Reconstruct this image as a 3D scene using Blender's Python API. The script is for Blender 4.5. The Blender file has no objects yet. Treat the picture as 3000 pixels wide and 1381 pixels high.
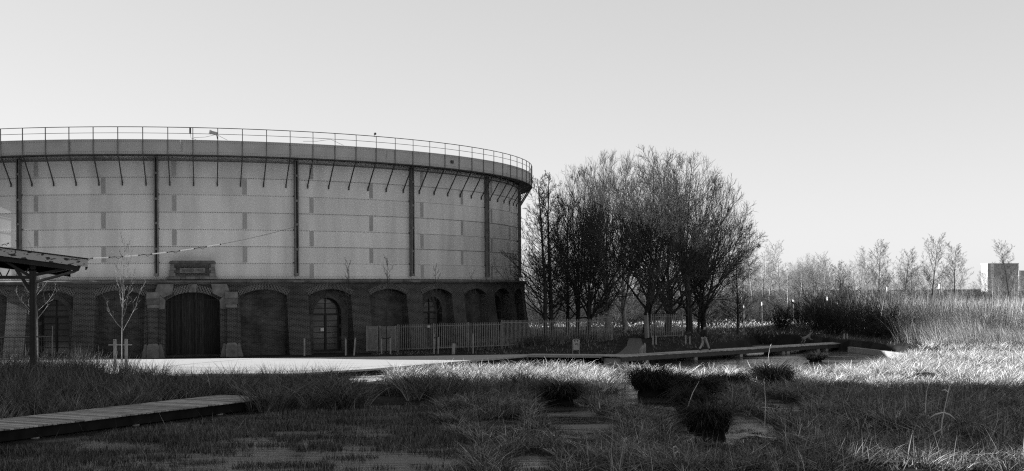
import bpy, math, random
import numpy as np
from math import sin, cos, pi, radians

scene = bpy.context.scene
C = scene.collection
random.seed(7)
RNG = np.random.default_rng(11)

# ------------------------------------------------------------------ camera
FPX, HZ, ROLL, CAMZ = 3748.8, 853.4, 0.006, 4.45      # focal length and horizon in photo pixels (3000 x 1381)
cam_data = bpy.data.cameras.new('camera')
cam = bpy.data.objects.new('camera', cam_data)
C.objects.link(cam)
cam.location = (0, 0, CAMZ)
cam.rotation_mode = 'XYZ'
cam.rotation_euler = (radians(90), ROLL, 0)
cam_data.sensor_width = 36.0
cam_data.lens = 36.0 * FPX / 3000.0
cam_data.shift_y = (HZ - 690.5) / 3000.0
cam_data.clip_start = 0.5
cam_data.clip_end = 6000
scene.camera = cam

# ------------------------------------------------------------------ sky, sun, exposure
SUN_EL, SUN_AZ = radians(25.0), radians(12.0)          # sun stands to the left, 12 degrees beyond the picture plane
world = bpy.data.worlds.new('World')
scene.world = world
world.use_nodes = True
wn, wl = world.node_tree.nodes, world.node_tree.links
wn.clear()
sky = wn.new('ShaderNodeTexSky')
sky.sky_type = 'NISHITA'
sky.sun_disc = False
sky.sun_elevation = SUN_EL
sky.sun_rotation = radians(270) + SUN_AZ
sky.air_density = 1.0
sky.dust_density = 0.3
sky.ozone_density = 1.0
bw = wn.new('ShaderNodeRGBToBW')
bg = wn.new('ShaderNodeBackground')
bg.inputs[1].default_value = 0.114
wo = wn.new('ShaderNodeOutputWorld')
wl.new(sky.outputs[0], bw.inputs[0])
pw = wn.new('ShaderNodeMath')          # winter haze evens the clear-sky gradient out
pw.operation = 'POWER'
pw.inputs[1].default_value = 0.45
wl.new(bw.outputs[0], pw.inputs[0])
wl.new(pw.outputs[0], bg.inputs[0])
wl.new(bg.outputs[0], wo.inputs[0])

sun_data = bpy.data.lights.new('sun', 'SUN')
sun_data.energy = 4.5
sun_data.angle = radians(0.5)
sun = bpy.data.objects.new('sun', sun_data)
C.objects.link(sun)
sdir = np.array([-cos(SUN_EL) * cos(SUN_AZ), cos(SUN_EL) * sin(SUN_AZ), sin(SUN_EL)])   # towards the sun
from mathutils import Vector
sun.rotation_euler = Vector(-sdir).to_track_quat('-Z', 'Y').to_euler()

scene.view_settings.view_transform = 'Standard'
scene.view_settings.look = 'None'
scene.view_settings.gamma = 1
scene.view_settings.exposure = 1.8
scene.cycles.max_bounces = 5
scene.cycles.diffuse_bounces = 3
scene.cycles.glossy_bounces = 2
scene.cycles.transmission_bounces = 3
scene.cycles.use_denoising = False
scene.cycles.denoiser = 'OPENIMAGEDENOISE'
scene.cycles.denoising_prefilter = 'ACCURATE'
scene.cycles.use_adaptive_sampling = False
scene.cycles.filter_width = 1.2
try: scene.cycles.sampling_pattern = 'BLUE_NOISE'
except Exception: pass

# ------------------------------------------------------------------ helpers
def ray(x, y):
    u, v = x - 1500.0, y - HZ
    return u - ROLL * v, v + ROLL * u

def at_z(x, y, z=0.0):
    """photo pixel -> point on the level z"""
    u, v = ray(x, y)
    Y = (CAMZ - z) * FPX / v
    return np.array([u / FPX * Y, Y, z])

def at_y(x, y, Y):
    """photo pixel -> point at depth Y"""
    u, v = ray(x, y)
    return np.array([u / FPX * Y, Y, CAMZ - v / FPX * Y])

def node_mat(name):
    m = bpy.data.materials.new(name)
    m.use_nodes = True
    b = m.node_tree.nodes['Principled BSDF']
    return m, m.node_tree.nodes, m.node_tree.links, b

def mat(name, lo, hi=None, rough=0.8, scale=3.0, stretch=(1, 1, 1), bump=0.0, spec=0.3, metal=0.0, detail=6.0, coord='Object', contrast=(0.3, 0.7), bscale=None):
    """grey material whose value wanders between lo and hi with a noise"""
    m, n, l, b = node_mat(name)
    hi = lo if hi is None else hi
    tc = n.new('ShaderNodeTexCoord')
    mp = n.new('ShaderNodeMapping')
    mp.inputs['Scale'].default_value = stretch
    nz = n.new('ShaderNodeTexNoise')
    nz.inputs['Scale'].default_value = scale
    nz.inputs['Detail'].default_value = detail
    cr = n.new('ShaderNodeValToRGB')
    cr.color_ramp.elements[0].position = contrast[0]
    cr.color_ramp.elements[1].position = contrast[1]
    cr.color_ramp.elements[0].color = (lo, lo, lo, 1)
    cr.color_ramp.elements[1].color = (hi, hi, hi, 1)
    l.new(tc.outputs[coord], mp.inputs[0])
    l.new(mp.outputs[0], nz.inputs['Vector'])
    l.new(nz.outputs['Fac'], cr.inputs[0])
    l.new(cr.outputs[0], b.inputs['Base Color'])
    b.inputs['Roughness'].default_value = rough
    b.inputs['Specular IOR Level'].default_value = spec
    b.inputs['Metallic'].default_value = metal
    if bump:
        nb = n.new('ShaderNodeTexNoise')
        nb.inputs['Scale'].default_value = bscale or scale * 4
        nb.inputs['Detail'].default_value = 5
        l.new(mp.outputs[0], nb.inputs['Vector'])
        bp = n.new('ShaderNodeBump')
        bp.inputs['Strength'].default_value = bump
        bp.inputs['Distance'].default_value = 0.05
        l.new(nb.outputs['Fac'], bp.inputs['Height'])
        l.new(bp.outputs[0], b.inputs['Normal'])
    return m

def brick_mat(name, c1, c2, mortar, bw_=0.23, rh=0.072, ms=0.013, stain=0.5, stain_lo=0.45, patch=None):
    m, n, l, b = node_mat(name)
    uv = n.new('ShaderNodeUVMap')
    br = n.new('ShaderNodeTexBrick')
    br.inputs['Color1'].default_value = (c1, c1, c1, 1)
    br.inputs['Color2'].default_value = (c2, c2, c2, 1)
    br.inputs['Mortar'].default_value = (mortar, mortar, mortar, 1)
    br.inputs['Scale'].default_value = 1.0
    br.inputs['Mortar Size'].default_value = ms
    br.inputs['Mortar Smooth'].default_value = 0.2
    br.inputs['Bias'].default_value = 0.0
    br.inputs['Brick Width'].default_value = bw_
    br.inputs['Row Height'].default_value = rh
    l.new(uv.outputs[0], br.inputs['Vector'])
    nz = n.new('ShaderNodeTexNoise')
    nz.inputs['Scale'].default_value = stain
    nz.inputs['Detail'].default_value = 8
    nz.inputs['Roughness'].default_value = 0.65
    l.new(uv.outputs[0], nz.inputs['Vector'])
    cr = n.new('ShaderNodeValToRGB')
    cr.color_ramp.elements[0].position = 0.35
    cr.color_ramp.elements[1].position = 0.65
    cr.color_ramp.elements[0].color = (stain_lo, stain_lo, stain_lo, 1)
    cr.color_ramp.elements[1].color = (1, 1, 1, 1)
    l.new(nz.outputs['Fac'], cr.inputs[0])
    mx = n.new('ShaderNodeMix')
    mx.data_type = 'RGBA'
    mx.blend_type = 'MULTIPLY'
    mx.inputs[0].default_value = 1.0
    l.new(br.outputs['Color'], mx.inputs[6])
    l.new(cr.outputs[0], mx.inputs[7])
    l.new(mx.outputs[2], b.inputs['Base Color'])
    bp = n.new('ShaderNodeBump')
    bp.inputs['Strength'].default_value = 0.6
    bp.inputs['Distance'].default_value = 0.012
    bp.invert = True
    l.new(br.outputs['Fac'], bp.inputs['Height'])
    l.new(bp.outputs[0], b.inputs['Normal'])
    b.inputs['Roughness'].default_value = 0.9
    b.inputs['Specular IOR Level'].default_value = 0.15
    return m

M = {}
M['brick'] = brick_mat('dark_brick', 0.012, 0.045, 0.16, bw_=0.26, rh=0.085, ms=0.015, stain=0.35, stain_lo=0.5)
M['panel_brick'] = brick_mat('sooty_brick', 0.03, 0.075, 0.14, bw_=0.26, rh=0.085, stain=0.7, stain_lo=0.35)
M['arch_brick'] = brick_mat('arch_brick', 0.015, 0.04, 0.20, bw_=0.205, rh=0.1, ms=0.018, stain=0.6, stain_lo=0.6)
M['stone'] = mat('weathered_stone', 0.085, 0.19, 0.9, 2.2, bump=0.3)
M['stone_dark'] = mat('stained_stone', 0.055, 0.12, 0.9, 3.0, bump=0.3)
M['cornice'] = mat('cornice_stone', 0.06, 0.15, 0.9, 1.4, bump=0.2)
M['plate'] = mat('painted_steel', 0.50, 0.67, 0.6, 0.9, stretch=(1, 1, 0.16), spec=0.3, contrast=(0.3, 0.62), detail=8)
def vary(m, lo, hi):
    """multiply the base colour by a value of its own for each object"""
    n, l = m.node_tree.nodes, m.node_tree.links
    b = n['Principled BSDF']
    src = b.inputs['Base Color'].links[0].from_socket
    oi = n.new('ShaderNodeObjectInfo')
    mr = n.new('ShaderNodeMapRange'); mr.inputs['To Min'].default_value = lo; mr.inputs['To Max'].default_value = hi
    mx = n.new('ShaderNodeMix'); mx.data_type = 'RGBA'; mx.blend_type = 'MULTIPLY'; mx.inputs[0].default_value = 1
    l.new(oi.outputs['Random'], mr.inputs['Value'])
    l.new(src, mx.inputs[6]); l.new(mr.outputs[0], mx.inputs[7]); l.new(mx.outputs[2], b.inputs['Base Color'])
vary(M['plate'], 0.88, 1.06)
M['strip'] = mat('strip_steel_shaded', 0.34, 0.4, 0.6, 2.0)  # same paint as the plates, darkened: the rivets' shadows put into the colour
M['rim_plate'] = mat('rim_steel', 0.34, 0.42, 0.55, 0.8, spec=0.3)
M['rivet'] = mat('rivet_steel_shaded', 0.16, 0.2, 0.6, 2.0)  # darker again, shading round the rivets put into their colour
M['steel_mid'] = mat('grey_steel', 0.1, 0.17, 0.6, 1.5)
M['steel_dark'] = mat('dark_steel', 0.03, 0.05, 0.55, 2.0)
M['gate_wood'] = mat('gate_boards', 0.014, 0.038, 0.85, 3.0, stretch=(6, 6, 0.5), spec=0.1)
M['deck_plank'] = mat('weathered_plank', 0.13, 0.24, 0.75, 2.5, stretch=(1, 1, 1), bump=0.15)
def plank_mat():
    m = mat('weathered_plank', 0.24, 0.42, 0.75, 2.5, bump=0.15)
    n, l = m.node_tree.nodes, m.node_tree.links
    b = n['Principled BSDF']
    src = b.inputs['Base Color'].links[0].from_socket
    oi = n.new('ShaderNodeObjectInfo')
    mr = n.new('ShaderNodeMapRange'); mr.inputs['To Min'].default_value = 0.45; mr.inputs['To Max'].default_value = 1.15
    mx = n.new('ShaderNodeMix'); mx.data_type = 'RGBA'; mx.blend_type = 'MULTIPLY'; mx.inputs[0].default_value = 1
    l.new(oi.outputs['Random'], mr.inputs['Value'])
    l.new(src, mx.inputs[6]); l.new(mr.outputs[0], mx.inputs[7]); l.new(mx.outputs[2], b.inputs['Base Color'])
    return m
M['deck_plank'] = plank_mat()
M['plank_dark'] = mat('tarred_beam', 0.006, 0.015, 0.9, 2.0, spec=0.1)
M['post_wood'] = mat('pale_stake_wood', 0.2, 0.34, 0.8, 4.0, stretch=(3, 3, 0.5))
M['fence'] = mat('galvanised_steel', 0.14, 0.22, 0.5, 3.0)
vary(M['gate_wood'], 0.55, 1.35)
M['glass'] = mat('dim_glass', 0.035, 0.06, 0.12, 0.7, spec=0.5)
M['paper'] = mat('paper', 0.5, 0.55)
M['frame_dark'] = mat('dark_frame', 0.008, 0.012, 0.6)
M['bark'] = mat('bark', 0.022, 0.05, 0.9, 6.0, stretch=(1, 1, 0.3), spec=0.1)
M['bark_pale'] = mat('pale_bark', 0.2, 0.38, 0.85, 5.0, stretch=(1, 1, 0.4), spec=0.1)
M['twig'] = mat('twig', 0.045, 0.1, 0.8, 3.0, spec=0.15)
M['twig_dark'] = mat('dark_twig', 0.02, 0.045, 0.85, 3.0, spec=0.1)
M['bark_sap'] = mat('sapling_bark', 0.12, 0.24, 0.85, 5.0)
M['twig_mid'] = mat('grey_twig', 0.03, 0.07, 0.8, 3.0, spec=0.15)
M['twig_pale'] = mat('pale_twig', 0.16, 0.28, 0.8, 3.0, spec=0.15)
M['evergreen'] = mat('evergreen_leaf', 0.02, 0.05, 0.7, 2.0)
M['tube'] = mat('tube_white', 0.7, 0.75, 0.3)
M['roof_felt'] = mat('roof_felt', 0.03, 0.05, 0.9, 2.0)
M['concrete'] = mat('concrete', 0.2, 0.3, 0.9, 1.0, bump=0.1)
M['trouser'] = mat('beige_cloth', 0.22, 0.28, 0.9, 6.0)
M['jacket'] = mat('black_cloth', 0.012, 0.02, 0.9, 6.0)
M['skin'] = mat('skin', 0.28, 0.3, 0.6)
M['dog_fur'] = mat('pale_fur', 0.1, 0.16, 0.95, 8.0)
M['bin_body'] = mat('bin_enamel', 0.3, 0.36, 0.5, 2.0)
M['tower'] = mat('tower_facade_hazed', 0.38, 0.44, 0.9, 0.05)  # facade lightened: distance haze put into its colour
M['tower_pale'] = mat('tower_concrete', 0.7, 0.74, 0.9, 0.05)  # paleness of the far haze put into this colour too
M['tower_glass'] = mat('tower_glass', 0.4, 0.46, 0.2, 0.1)
M['sign_white'] = mat('sign_white', 0.4, 0.45, 0.6)
M['sign_dark'] = mat('sign_border', 0.02, 0.03, 0.6)

def peel_mat():
    m, n, l, b = node_mat('peeling_paint')
    tc = n.new('ShaderNodeTexCoord')
    nz = n.new('ShaderNodeTexNoise')
    nz.inputs['Scale'].default_value = 2.2
    nz.inputs['Detail'].default_value = 5
    mp = n.new('ShaderNodeMapping')
    mp.inputs['Scale'].default_value = (1, 1, 2.6)
    cr = n.new('ShaderNodeValToRGB')
    cr.color_ramp.elements[0].position = 0.56
    cr.color_ramp.elements[1].position = 0.58
    cr.color_ramp.elements[0].color = (0.6, 0.6, 0.6, 1)
    cr.color_ramp.elements[1].color = (0.07, 0.07, 0.07, 1)
    l.new(tc.outputs['Object'], mp.inputs[0])
    l.new(mp.outputs[0], nz.inputs['Vector'])
    l.new(nz.outputs['Fac'], cr.inputs[0])
    l.new(cr.outputs[0], b.inputs['Base Color'])
    b.inputs['Roughness'].default_value = 0.8
    return m
M['peeling'] = peel_mat()

def promenade_mat():
    """long boards running across, pale and grey streaked"""
    m, n, l, b = node_mat('pale_boards')
    tc = n.new('ShaderNodeTexCoord')
    mp = n.new('ShaderNodeMapping')
    mp.inputs['Scale'].default_value = (0.12, 2.2, 1)
    nz = n.new('ShaderNodeTexNoise')
    nz.inputs['Scale'].default_value = 2.0
    nz.inputs['Detail'].default_value = 6
    cr = n.new('ShaderNodeValToRGB')
    e = cr.color_ramp.elements
    e[0].position, e[1].position = 0.27, 0.42
    e[0].color = (0.13, 0.13, 0.13, 1)
    e[1].color = (0.27, 0.27, 0.27, 1)
    x = e.new(0.7)
    x.color = (0.32, 0.32, 0.32, 1)
    wv = n.new('ShaderNodeTexWave')
    wv.bands_direction = 'Y'
    wv.inputs['Scale'].default_value = 1.1
    wv.inputs['Distortion'].default_value = 0
    bp = n.new('ShaderNodeBump')
    bp.inputs['Strength'].default_value = 0.25
    bp.inputs['Distance'].default_value = 0.01
    l.new(tc.outputs['Object'], mp.inputs[0])
    l.new(mp.outputs[0], nz.inputs['Vector'])
    l.new(nz.outputs['Fac'], cr.inputs[0])
    l.new(cr.outputs[0], b.inputs['Base Color'])
    l.new(tc.outputs['Object'], wv.inputs['Vector'])
    l.new(wv.outputs['Fac'], bp.inputs['Height'])
    l.new(bp.outputs[0], b.inputs['Normal'])
    b.inputs['Roughness'].default_value = 0.75
    b.inputs['Specular IOR Level'].default_value = 0.2
    return m
M['promenade'] = promenade_mat()

def water_mat():
    m, n, l, b = node_mat('still_water')
    b.inputs['Base Color'].default_value = (0.02, 0.02, 0.02, 1)
    b.inputs['Roughness'].default_value = 0.12
    b.inputs['IOR'].default_value = 1.33
    b.inputs['Specular IOR Level'].default_value = 0.36
    tc = n.new('ShaderNodeTexCoord')
    mp = n.new('ShaderNodeMapping')
    mp.inputs['Scale'].default_value = (0.45, 2.4, 1)
    nz = n.new('ShaderNodeTexNoise')
    nz.inputs['Scale'].default_value = 1.8
    nz.inputs['Detail'].default_value = 5
    bp = n.new('ShaderNodeBump')
    bp.inputs['Strength'].default_value = 0.3
    bp.inputs['Distance'].default_value = 0.05
    l.new(tc.outputs['Object'], mp.inputs[0])
    l.new(mp.outputs[0], nz.inputs['Vector'])
    l.new(nz.outputs['Fac'], bp.inputs['Height'])
    l.new(bp.outputs[0], b.inputs['Normal'])
    nz2 = n.new('ShaderNodeTexNoise')
    nz2.inputs['Scale'].default_value = 0.35
    nz2.inputs['Detail'].default_value = 7
    cr = n.new('ShaderNodeValToRGB')
    cr.color_ramp.elements[0].position = 0.4
    cr.color_ramp.elements[1].position = 0.62
    cr.color_ramp.elements[0].color = (0.08, 0.08, 0.08, 1)
    cr.color_ramp.elements[1].color = (0.3, 0.3, 0.3, 1)
    l.new(mp.outputs[0], nz2.inputs['Vector'])
    l.new(nz2.outputs['Fac'], cr.inputs[0])
    l.new(cr.outputs[0], b.inputs['Roughness'])
    return m
M['water'] = water_mat()
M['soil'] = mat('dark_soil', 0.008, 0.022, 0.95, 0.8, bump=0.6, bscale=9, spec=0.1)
M['turf'] = mat('dry_turf', 0.03, 0.09, 0.95, 0.5, bump=0.6, bscale=9, spec=0.1)
M['gravel'] = mat('gravel', 0.05, 0.1, 0.95, 6.0, bump=0.4, bscale=25)

def tag(o, label=None, cat=None, group=None, kind=None):
    if label: o['label'] = label
    if cat: o['category'] = cat
    if group: o['group'] = group
    if kind: o['kind'] = kind
    return o

def link(name, mesh, m, parent=None):
    o = bpy.data.objects.new(name, mesh)
    C.objects.link(o)
    if m is not None and len(mesh.materials) == 0:
        mesh.materials.append(M[m] if isinstance(m, str) else m)
    if parent is not None:
        o.parent = parent
    return o

def empty(name, loc=(0, 0, 0), label=None, cat=None, group=None):
    o = bpy.data.objects.new(name, None)
    C.objects.link(o)
    o.location = loc
    o.empty_display_size = 0.2
    return tag(o, label, cat, group)

def sub(o, ref):
    """keep the child's mesh in world coordinates under a parent that stands at a base point"""
    o.parent = ref
    o.matrix_parent_inverse.identity()
    o.location = o.location - ref.location
    return o

class MB:
    def __init__(self):
        self.v, self.f, self.uv = [], [], []
        self.has_uv = False
    def add(self, vs, fs, uvs=None):
        o = len(self.v)
        self.v += [tuple(float(c) for c in p) for p in vs]
        for k, f in enumerate(fs):
            self.f.append(tuple(i + o for i in f))
            self.uv.append(uvs[k] if uvs else None)
        if uvs: self.has_uv = True
    def quad(self, a, b, c, d, uv=None):
        self.add([a, b, c, d], [(0, 1, 2, 3)], [uv] if uv else None)
    def hexa(self, p):
        """8 corners: bottom ring 0-3, top ring 4-7"""
        self.add(p, [(3, 2, 1, 0), (4, 5, 6, 7), (0, 1, 5, 4), (1, 2, 6, 5), (2, 3, 7, 6), (3, 0, 4, 7)])
    def box(self, c, s, ax=None):
        c = np.array(c, float)
        a = np.eye(3) if ax is None else np.array(ax, float)
        h = [0.5 * s[i] * a[i] for i in range(3)]
        self.hexa([c - h[0] - h[1] - h[2], c + h[0] - h[1] - h[2], c + h[0] + h[1] - h[2], c - h[0] + h[1] - h[2],
                   c - h[0] - h[1] + h[2], c + h[0] - h[1] + h[2], c + h[0] + h[1] + h[2], c - h[0] + h[1] + h[2]])
    def bar(self, a, b, w, h=None, up=(0, 0, 1)):
        a, b = np.array(a, float), np.array(b, float)
        d = b - a
        L = np.linalg.norm(d)
        d = d / L
        up = np.array(up, float)
        if abs(d @ up) > 0.98: up = np.array([0, 1.0, 0]) if abs(d[1]) < 0.9 else np.array([1.0, 0, 0])
        s = np.cross(d, up); s /= np.linalg.norm(s)
        t = np.cross(s, d)
        self.box((a + b) / 2, (L, w, h or w), (d, s, t))
    def tube(self, pts, r, n=8, cap=True):
        pts = [np.array(p, float) for p in pts]
        rr = r if hasattr(r, '__len__') else [r] * len(pts)
        base = len(self.v)
        prev = None
        for i, p in enumerate(pts):
            d = pts[min(i + 1, len(pts) - 1)] - pts[max(i - 1, 0)]
            d /= np.linalg.norm(d)
            if prev is None:
                h = np.array([0, 0, 1.0]) if abs(d[2]) < 0.9 else np.array([1.0, 0, 0])
                s = np.cross(d, h)
            else:
                s = prev - d * (prev @ d)
            s /= np.linalg.norm(s)
            prev = s
            t = np.cross(d, s)
            for k in range(n):
                a = 2 * pi * k / n
                self.v.append(tuple(p + rr[i] * (cos(a) * s + sin(a) * t)))
        for i in range(len(pts) - 1):
            for k in range(n):
                k2 = (k + 1) % n
                self.f.append((base + i * n + k, base + i * n + k2, base + (i + 1) * n + k2, base + (i + 1) * n + k))
                self.uv.append(None)
        if cap:
            self.f.append(tuple(base + k for k in range(n))[::-1]); self.uv.append(None)
            e = base + (len(pts) - 1) * n
            self.f.append(tuple(e + k for k in range(n))); self.uv.append(None)
    def prism(self, poly, off):
        """poly: list of 3D points, extruded by off"""
        n = len(poly)
        off = np.array(off, float)
        p = [np.array(q, float) for q in poly]
        self.add(p + [q + off for q in p], [tuple(range(n))[::-1], tuple(range(n, 2 * n))] + [(i, (i + 1) % n, n + (i + 1) % n, n + i) for i in range(n)])
    def build(self, name, m, parent=None, smooth=False):
        me = bpy.data.meshes.new(name)
        me.from_pydata(self.v, [], self.f)
        if self.has_uv:
            lay = me.uv_layers.new(name='UVMap')
            i = 0
            for f, u in zip(self.f, self.uv):
                for k in range(len(f)):
                    lay.data[i].uv = u[k] if u else (0, 0)
                    i += 1
        if smooth:
            me.polygons.foreach_set('use_smooth', [True] * len(me.polygons))
        me.update()
        return link(name, me, m, parent)

def np_mesh(name, V, F):
    """numpy mesh: V (n,3), F (m,k) with one k, or a list of such arrays"""
    if not isinstance(F, (list, tuple)): F = [F]
    me = bpy.data.meshes.new(name)
    me.vertices.add(len(V))
    me.vertices.foreach_set('co', np.ascontiguousarray(V, np.float32).ravel())
    loops = np.concatenate([f.ravel() for f in F])
    tot = np.concatenate([np.full(len(f), f.shape[1], np.int32) for f in F])
    st = np.concatenate([[0], np.cumsum(tot)[:-1]]).astype(np.int32)
    me.loops.add(len(loops))
    me.loops.foreach_set('vertex_index', loops.astype(np.int32))
    me.polygons.add(len(tot))
    me.polygons.foreach_set('loop_start', st)
    me.polygons.foreach_set('loop_total', tot)
    me.update(calc_edges=True)
    return me

def blade_mat(name, lo, hi, rough=0.7, spec=0.25, gamma=1.6):
    """every blade has its own grey, carried by the mesh attribute tone"""
    m, n, l, b = node_mat(name)
    at = n.new('ShaderNodeAttribute')
    at.attribute_name = 'tone'
    pwr = n.new('ShaderNodeMath'); pwr.operation = 'POWER'; pwr.inputs[1].default_value = gamma
    mr = n.new('ShaderNodeMapRange')
    mr.inputs['To Min'].default_value = lo
    mr.inputs['To Max'].default_value = hi
    l.new(at.outputs['Fac'], pwr.inputs[0])
    l.new(pwr.outputs[0], mr.inputs['Value'])
    l.new(mr.outputs[0], b.inputs['Base Color'])
    b.inputs['Roughness'].default_value = rough
    b.inputs['Specular IOR Level'].default_value = spec
    return m
M['blade'] = blade_mat('straw_blade', 0.008, 0.55, gamma=2.7)
M['blade_dry'] = blade_mat('bleached_blade', 0.05, 0.85, gamma=1.35)
M['blade_dark'] = blade_mat('dark_sedge', 0.01, 0.36, gamma=2.4)
M['stub'] = blade_mat('reed_stub', 0.008, 0.3, spec=0.1, gamma=2.0)
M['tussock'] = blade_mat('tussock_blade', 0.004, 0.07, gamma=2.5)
M['osier'] = blade_mat('osier_rod', 0.1, 0.5, gamma=1.3)

def set_tone(me, tone, per):
    a = me.attributes.new('tone', 'FLOAT', 'POINT')
    a.data.foreach_set('value', np.repeat(tone, per).astype(np.float32))

def smoothstep(a, b, x):
    t = np.clip((x - a) / (b - a), 0, 1)
    return t * t * (3 - 2 * t)

def vnoise(x, y, s, seed=0):
    """cheap smooth value noise for scatter masks"""
    x, y = np.asarray(x) / s + 37.3 * seed, np.asarray(y) / s - 11.7 * seed
    xi, yi = np.floor(x), np.floor(y)
    fx, fy = x - xi, y - yi
    fx, fy = fx * fx * (3 - 2 * fx), fy * fy * (3 - 2 * fy)
    def h(a, b):
        q = np.sin(a * 127.1 + b * 311.7 + seed * 74.7) * 43758.5453
        return q - np.floor(q)
    return (h(xi, yi) * (1 - fx) + h(xi + 1, yi) * fx) * (1 - fy) + (h(xi, yi + 1) * (1 - fx) + h(xi + 1, yi + 1) * fx) * fy

# ------------------------------------------------------------------ ground, water, paths
WATER_Z = -0.45
BANK = np.array([(-200, 66), (-24, 66.5), (-18, 66.8), (-12.3, 69.6), (-7.9, 74.6), (0.5, 88.2), (6.5, 86.8), (9, 88.6), (14, 94), (18, 99),
                 (20.5, 110), (22.5, 113), (25.5, 111), (27, 98), (29, 92), (40, 88), (200, 85)], float)
def bank_y(x): return np.interp(x, BANK[:, 0], BANK[:, 1])

PONDS = [(1650, 1188, 75, 66), (1940, 1165, 170, 36), (2185, 1245, 70, 38), (1560, 1352, 70, 26), (1850, 1130, 40, 30), (1480, 1240, 60, 14), (2060, 1262, 90, 40),
         (1750, 1245, 60, 30), (2290, 1190, 60, 22)]
POND_W = []
for (px_, py_, rx_, ry_) in PONDS:
    c = at_z(px_, py_, WATER_Z)
    POND_W.append((c[0], c[1], rx_ / FPX * c[1], abs(at_z(px_, py_ - ry_, WATER_Z)[1] - c[1])))
def pond(x, y):
    m = np.zeros(np.shape(x))
    for (a, b, ra, rb) in POND_W:
        q = ((x - a) / ra) ** 2 + ((y - b) / rb) ** 2
        m = np.maximum(m, 1 - smoothstep(0.6, 1.25, q + 0.5 * (vnoise(x, y, 1.2, 5) - 0.5)))
    return m

def mat_back(x, y):
    return np.interp(x, [-8, 2, 6, 10, 16, 21, 25, 28, 32, 60], [76, 77, 74.5, 71.5, 71.5, 75, 84, 91, 95, 97]) + 2.0 * (vnoise(x, y, 3, 18) - 0.5)

def mat_mask(x, y):
    """1 where a mat of grass lifts the marsh above the water"""
    edge = 1 - smoothstep(-0.5, 1.2, y - mat_back(x, y))
    right = smoothstep(-3.5, 0.5, x + 0.12 * (y - 45) + 1.5 * (vnoise(x, y, 3, 2) - 0.5)) * edge
    mid = smoothstep(55, 58, y - 0.25 * x + 2 * (vnoise(x, y, 3, 4) - 0.5)) * edge
    mm = np.maximum(right, mid)
    return mm * (1 - pond(x, y))

def height(x, y):
    x, y = np.asarray(x, float), np.asarray(y, float)
    land = smoothstep(-0.5, 0.5, y - bank_y(x))
    marsh = -0.75 + 0.42 * mat_mask(x, y) + 0.10 * (vnoise(x, y, 2.2, 6) - 0.5) + 0.10 * mat_mask(x, y) * (vnoise(x, y, 0.7, 7) - 0.5)
    litter = 0.35 * np.exp(-((x - 21) / 3.5) ** 2 - ((y - 66) / 3.0) ** 2) + 0.25 * np.exp(-((x - 13.5) / 3) ** 2 - ((y - 44) / 5) ** 2)
    marsh = marsh + litter
    up = -0.02 + 0.42 * smoothstep(-12, 6, x) * smoothstep(90, 99, y)
    up = up + 0.62 * np.exp(-((x - 13.5) / 5.0) ** 2 - ((y - 104) / 4.5) ** 2)
    up = up + 0.75 * np.exp(-((x - 27.5) / 6.5) ** 2 - ((y - 121) / 6.0) ** 2)
    up = up + 0.10 * (vnoise(x, y, 5, 8) - 0.5) * smoothstep(92, 100, y)
    up = up + 0.5 * smoothstep(125, 170, y) * smoothstep(10, 60, x)
    return marsh * (1 - land) + up * land

def axis(dense, far):
    a = np.arange(dense[0], dense[1] + 1e-6, dense[2])
    lo = dense[0] - np.array([1.5, 4, 10, 25, 60, 150, 400, 1000, 2500])[::-1]
    hi = dense[1] + np.array([1.5, 4, 10, 25, 60, 150, 400, 1000, 2500, 5000])
    return np.concatenate([lo[lo > far[0]], a, hi[hi < far[1]]])
gx = axis((-45, 60, 0.5), (-3000, 3500))
gy = axis((28, 135, 0.5), (-300, 5200))
GX, GY = np.meshgrid(gx, gy)
GZ = height(GX, GY)
V = np.stack([GX, GY, GZ], -1).reshape(-1, 3)
nx, ny = len(gx), len(gy)
ii = (np.arange(ny - 1)[:, None] * nx + np.arange(nx - 1)[None]).ravel()
F = np.stack([ii, ii + 1, ii + nx + 1, ii + nx], -1)
ground_me = np_mesh('ground', V, F)
ground_me.polygons.foreach_set('use_smooth', [True] * len(ground_me.polygons))
tag(link('ground', ground_me, 'soil'), kind='structure')

wx = np.array([-70, 70]); wy = np.array([8, 118])
tag(link('water', np_mesh('water', np.array([(-70, 8, WATER_Z), (70, 8, WATER_Z), (70, 118, WATER_Z), (-70, 118, WATER_Z)]), np.array([[0, 1, 2, 3]])), 'water'), kind='structure')

# pale promenade deck before the gasholder
DECK = [(-48, 74.5), (-24.5, 73.6), (-20.5, 69.2), (-16.5, 68.1), (-12.3, 68.8), (-7.9, 73.8), (1.2, 87.8), (1.6, 89.4), (-9.3, 87.2), (-24.2, 85.6), (-48, 85.0)]
d = MB()
d.prism([(x, y, -0.07) for x, y in DECK], (0, 0, 0.11))
tag(d.build('promenade', 'promenade'), 'pale boarded promenade lying in full sun before the gasholder', 'deck', kind='structure')
d = MB()
for k in range(len(DECK[:7]) - 1):
    a, b = np.array(DECK[k] + (0,)), np.array(DECK[k + 1] + (0,))
    d.bar(a + (0.0, 0.14, -0.24), b + (0.0, 0.14, -0.24), 0.1, 0.32)
tag(d.build('promenade_edge_beam', 'plank_dark'), kind='structure')
# concrete strip carrying the deck edge at water level
d = MB()
a, b = at_z(880, 1103, -0.38), at_z(1120, 1110, -0.38)
# lower landing in the water beside the tussocks
LAND = [at_z(850, 1102, -0.3), at_z(1125, 1099, -0.3), at_z(1120, 1113, -0.3), at_z(1000, 1127, -0.3), at_z(930, 1122, -0.3)]
d.prism([(p[0], p[1], -0.45) for p in LAND][::-1], (0, 0, 0.13))
tag(d.build('stepping_deck', 'promenade'), kind='structure')
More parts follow.
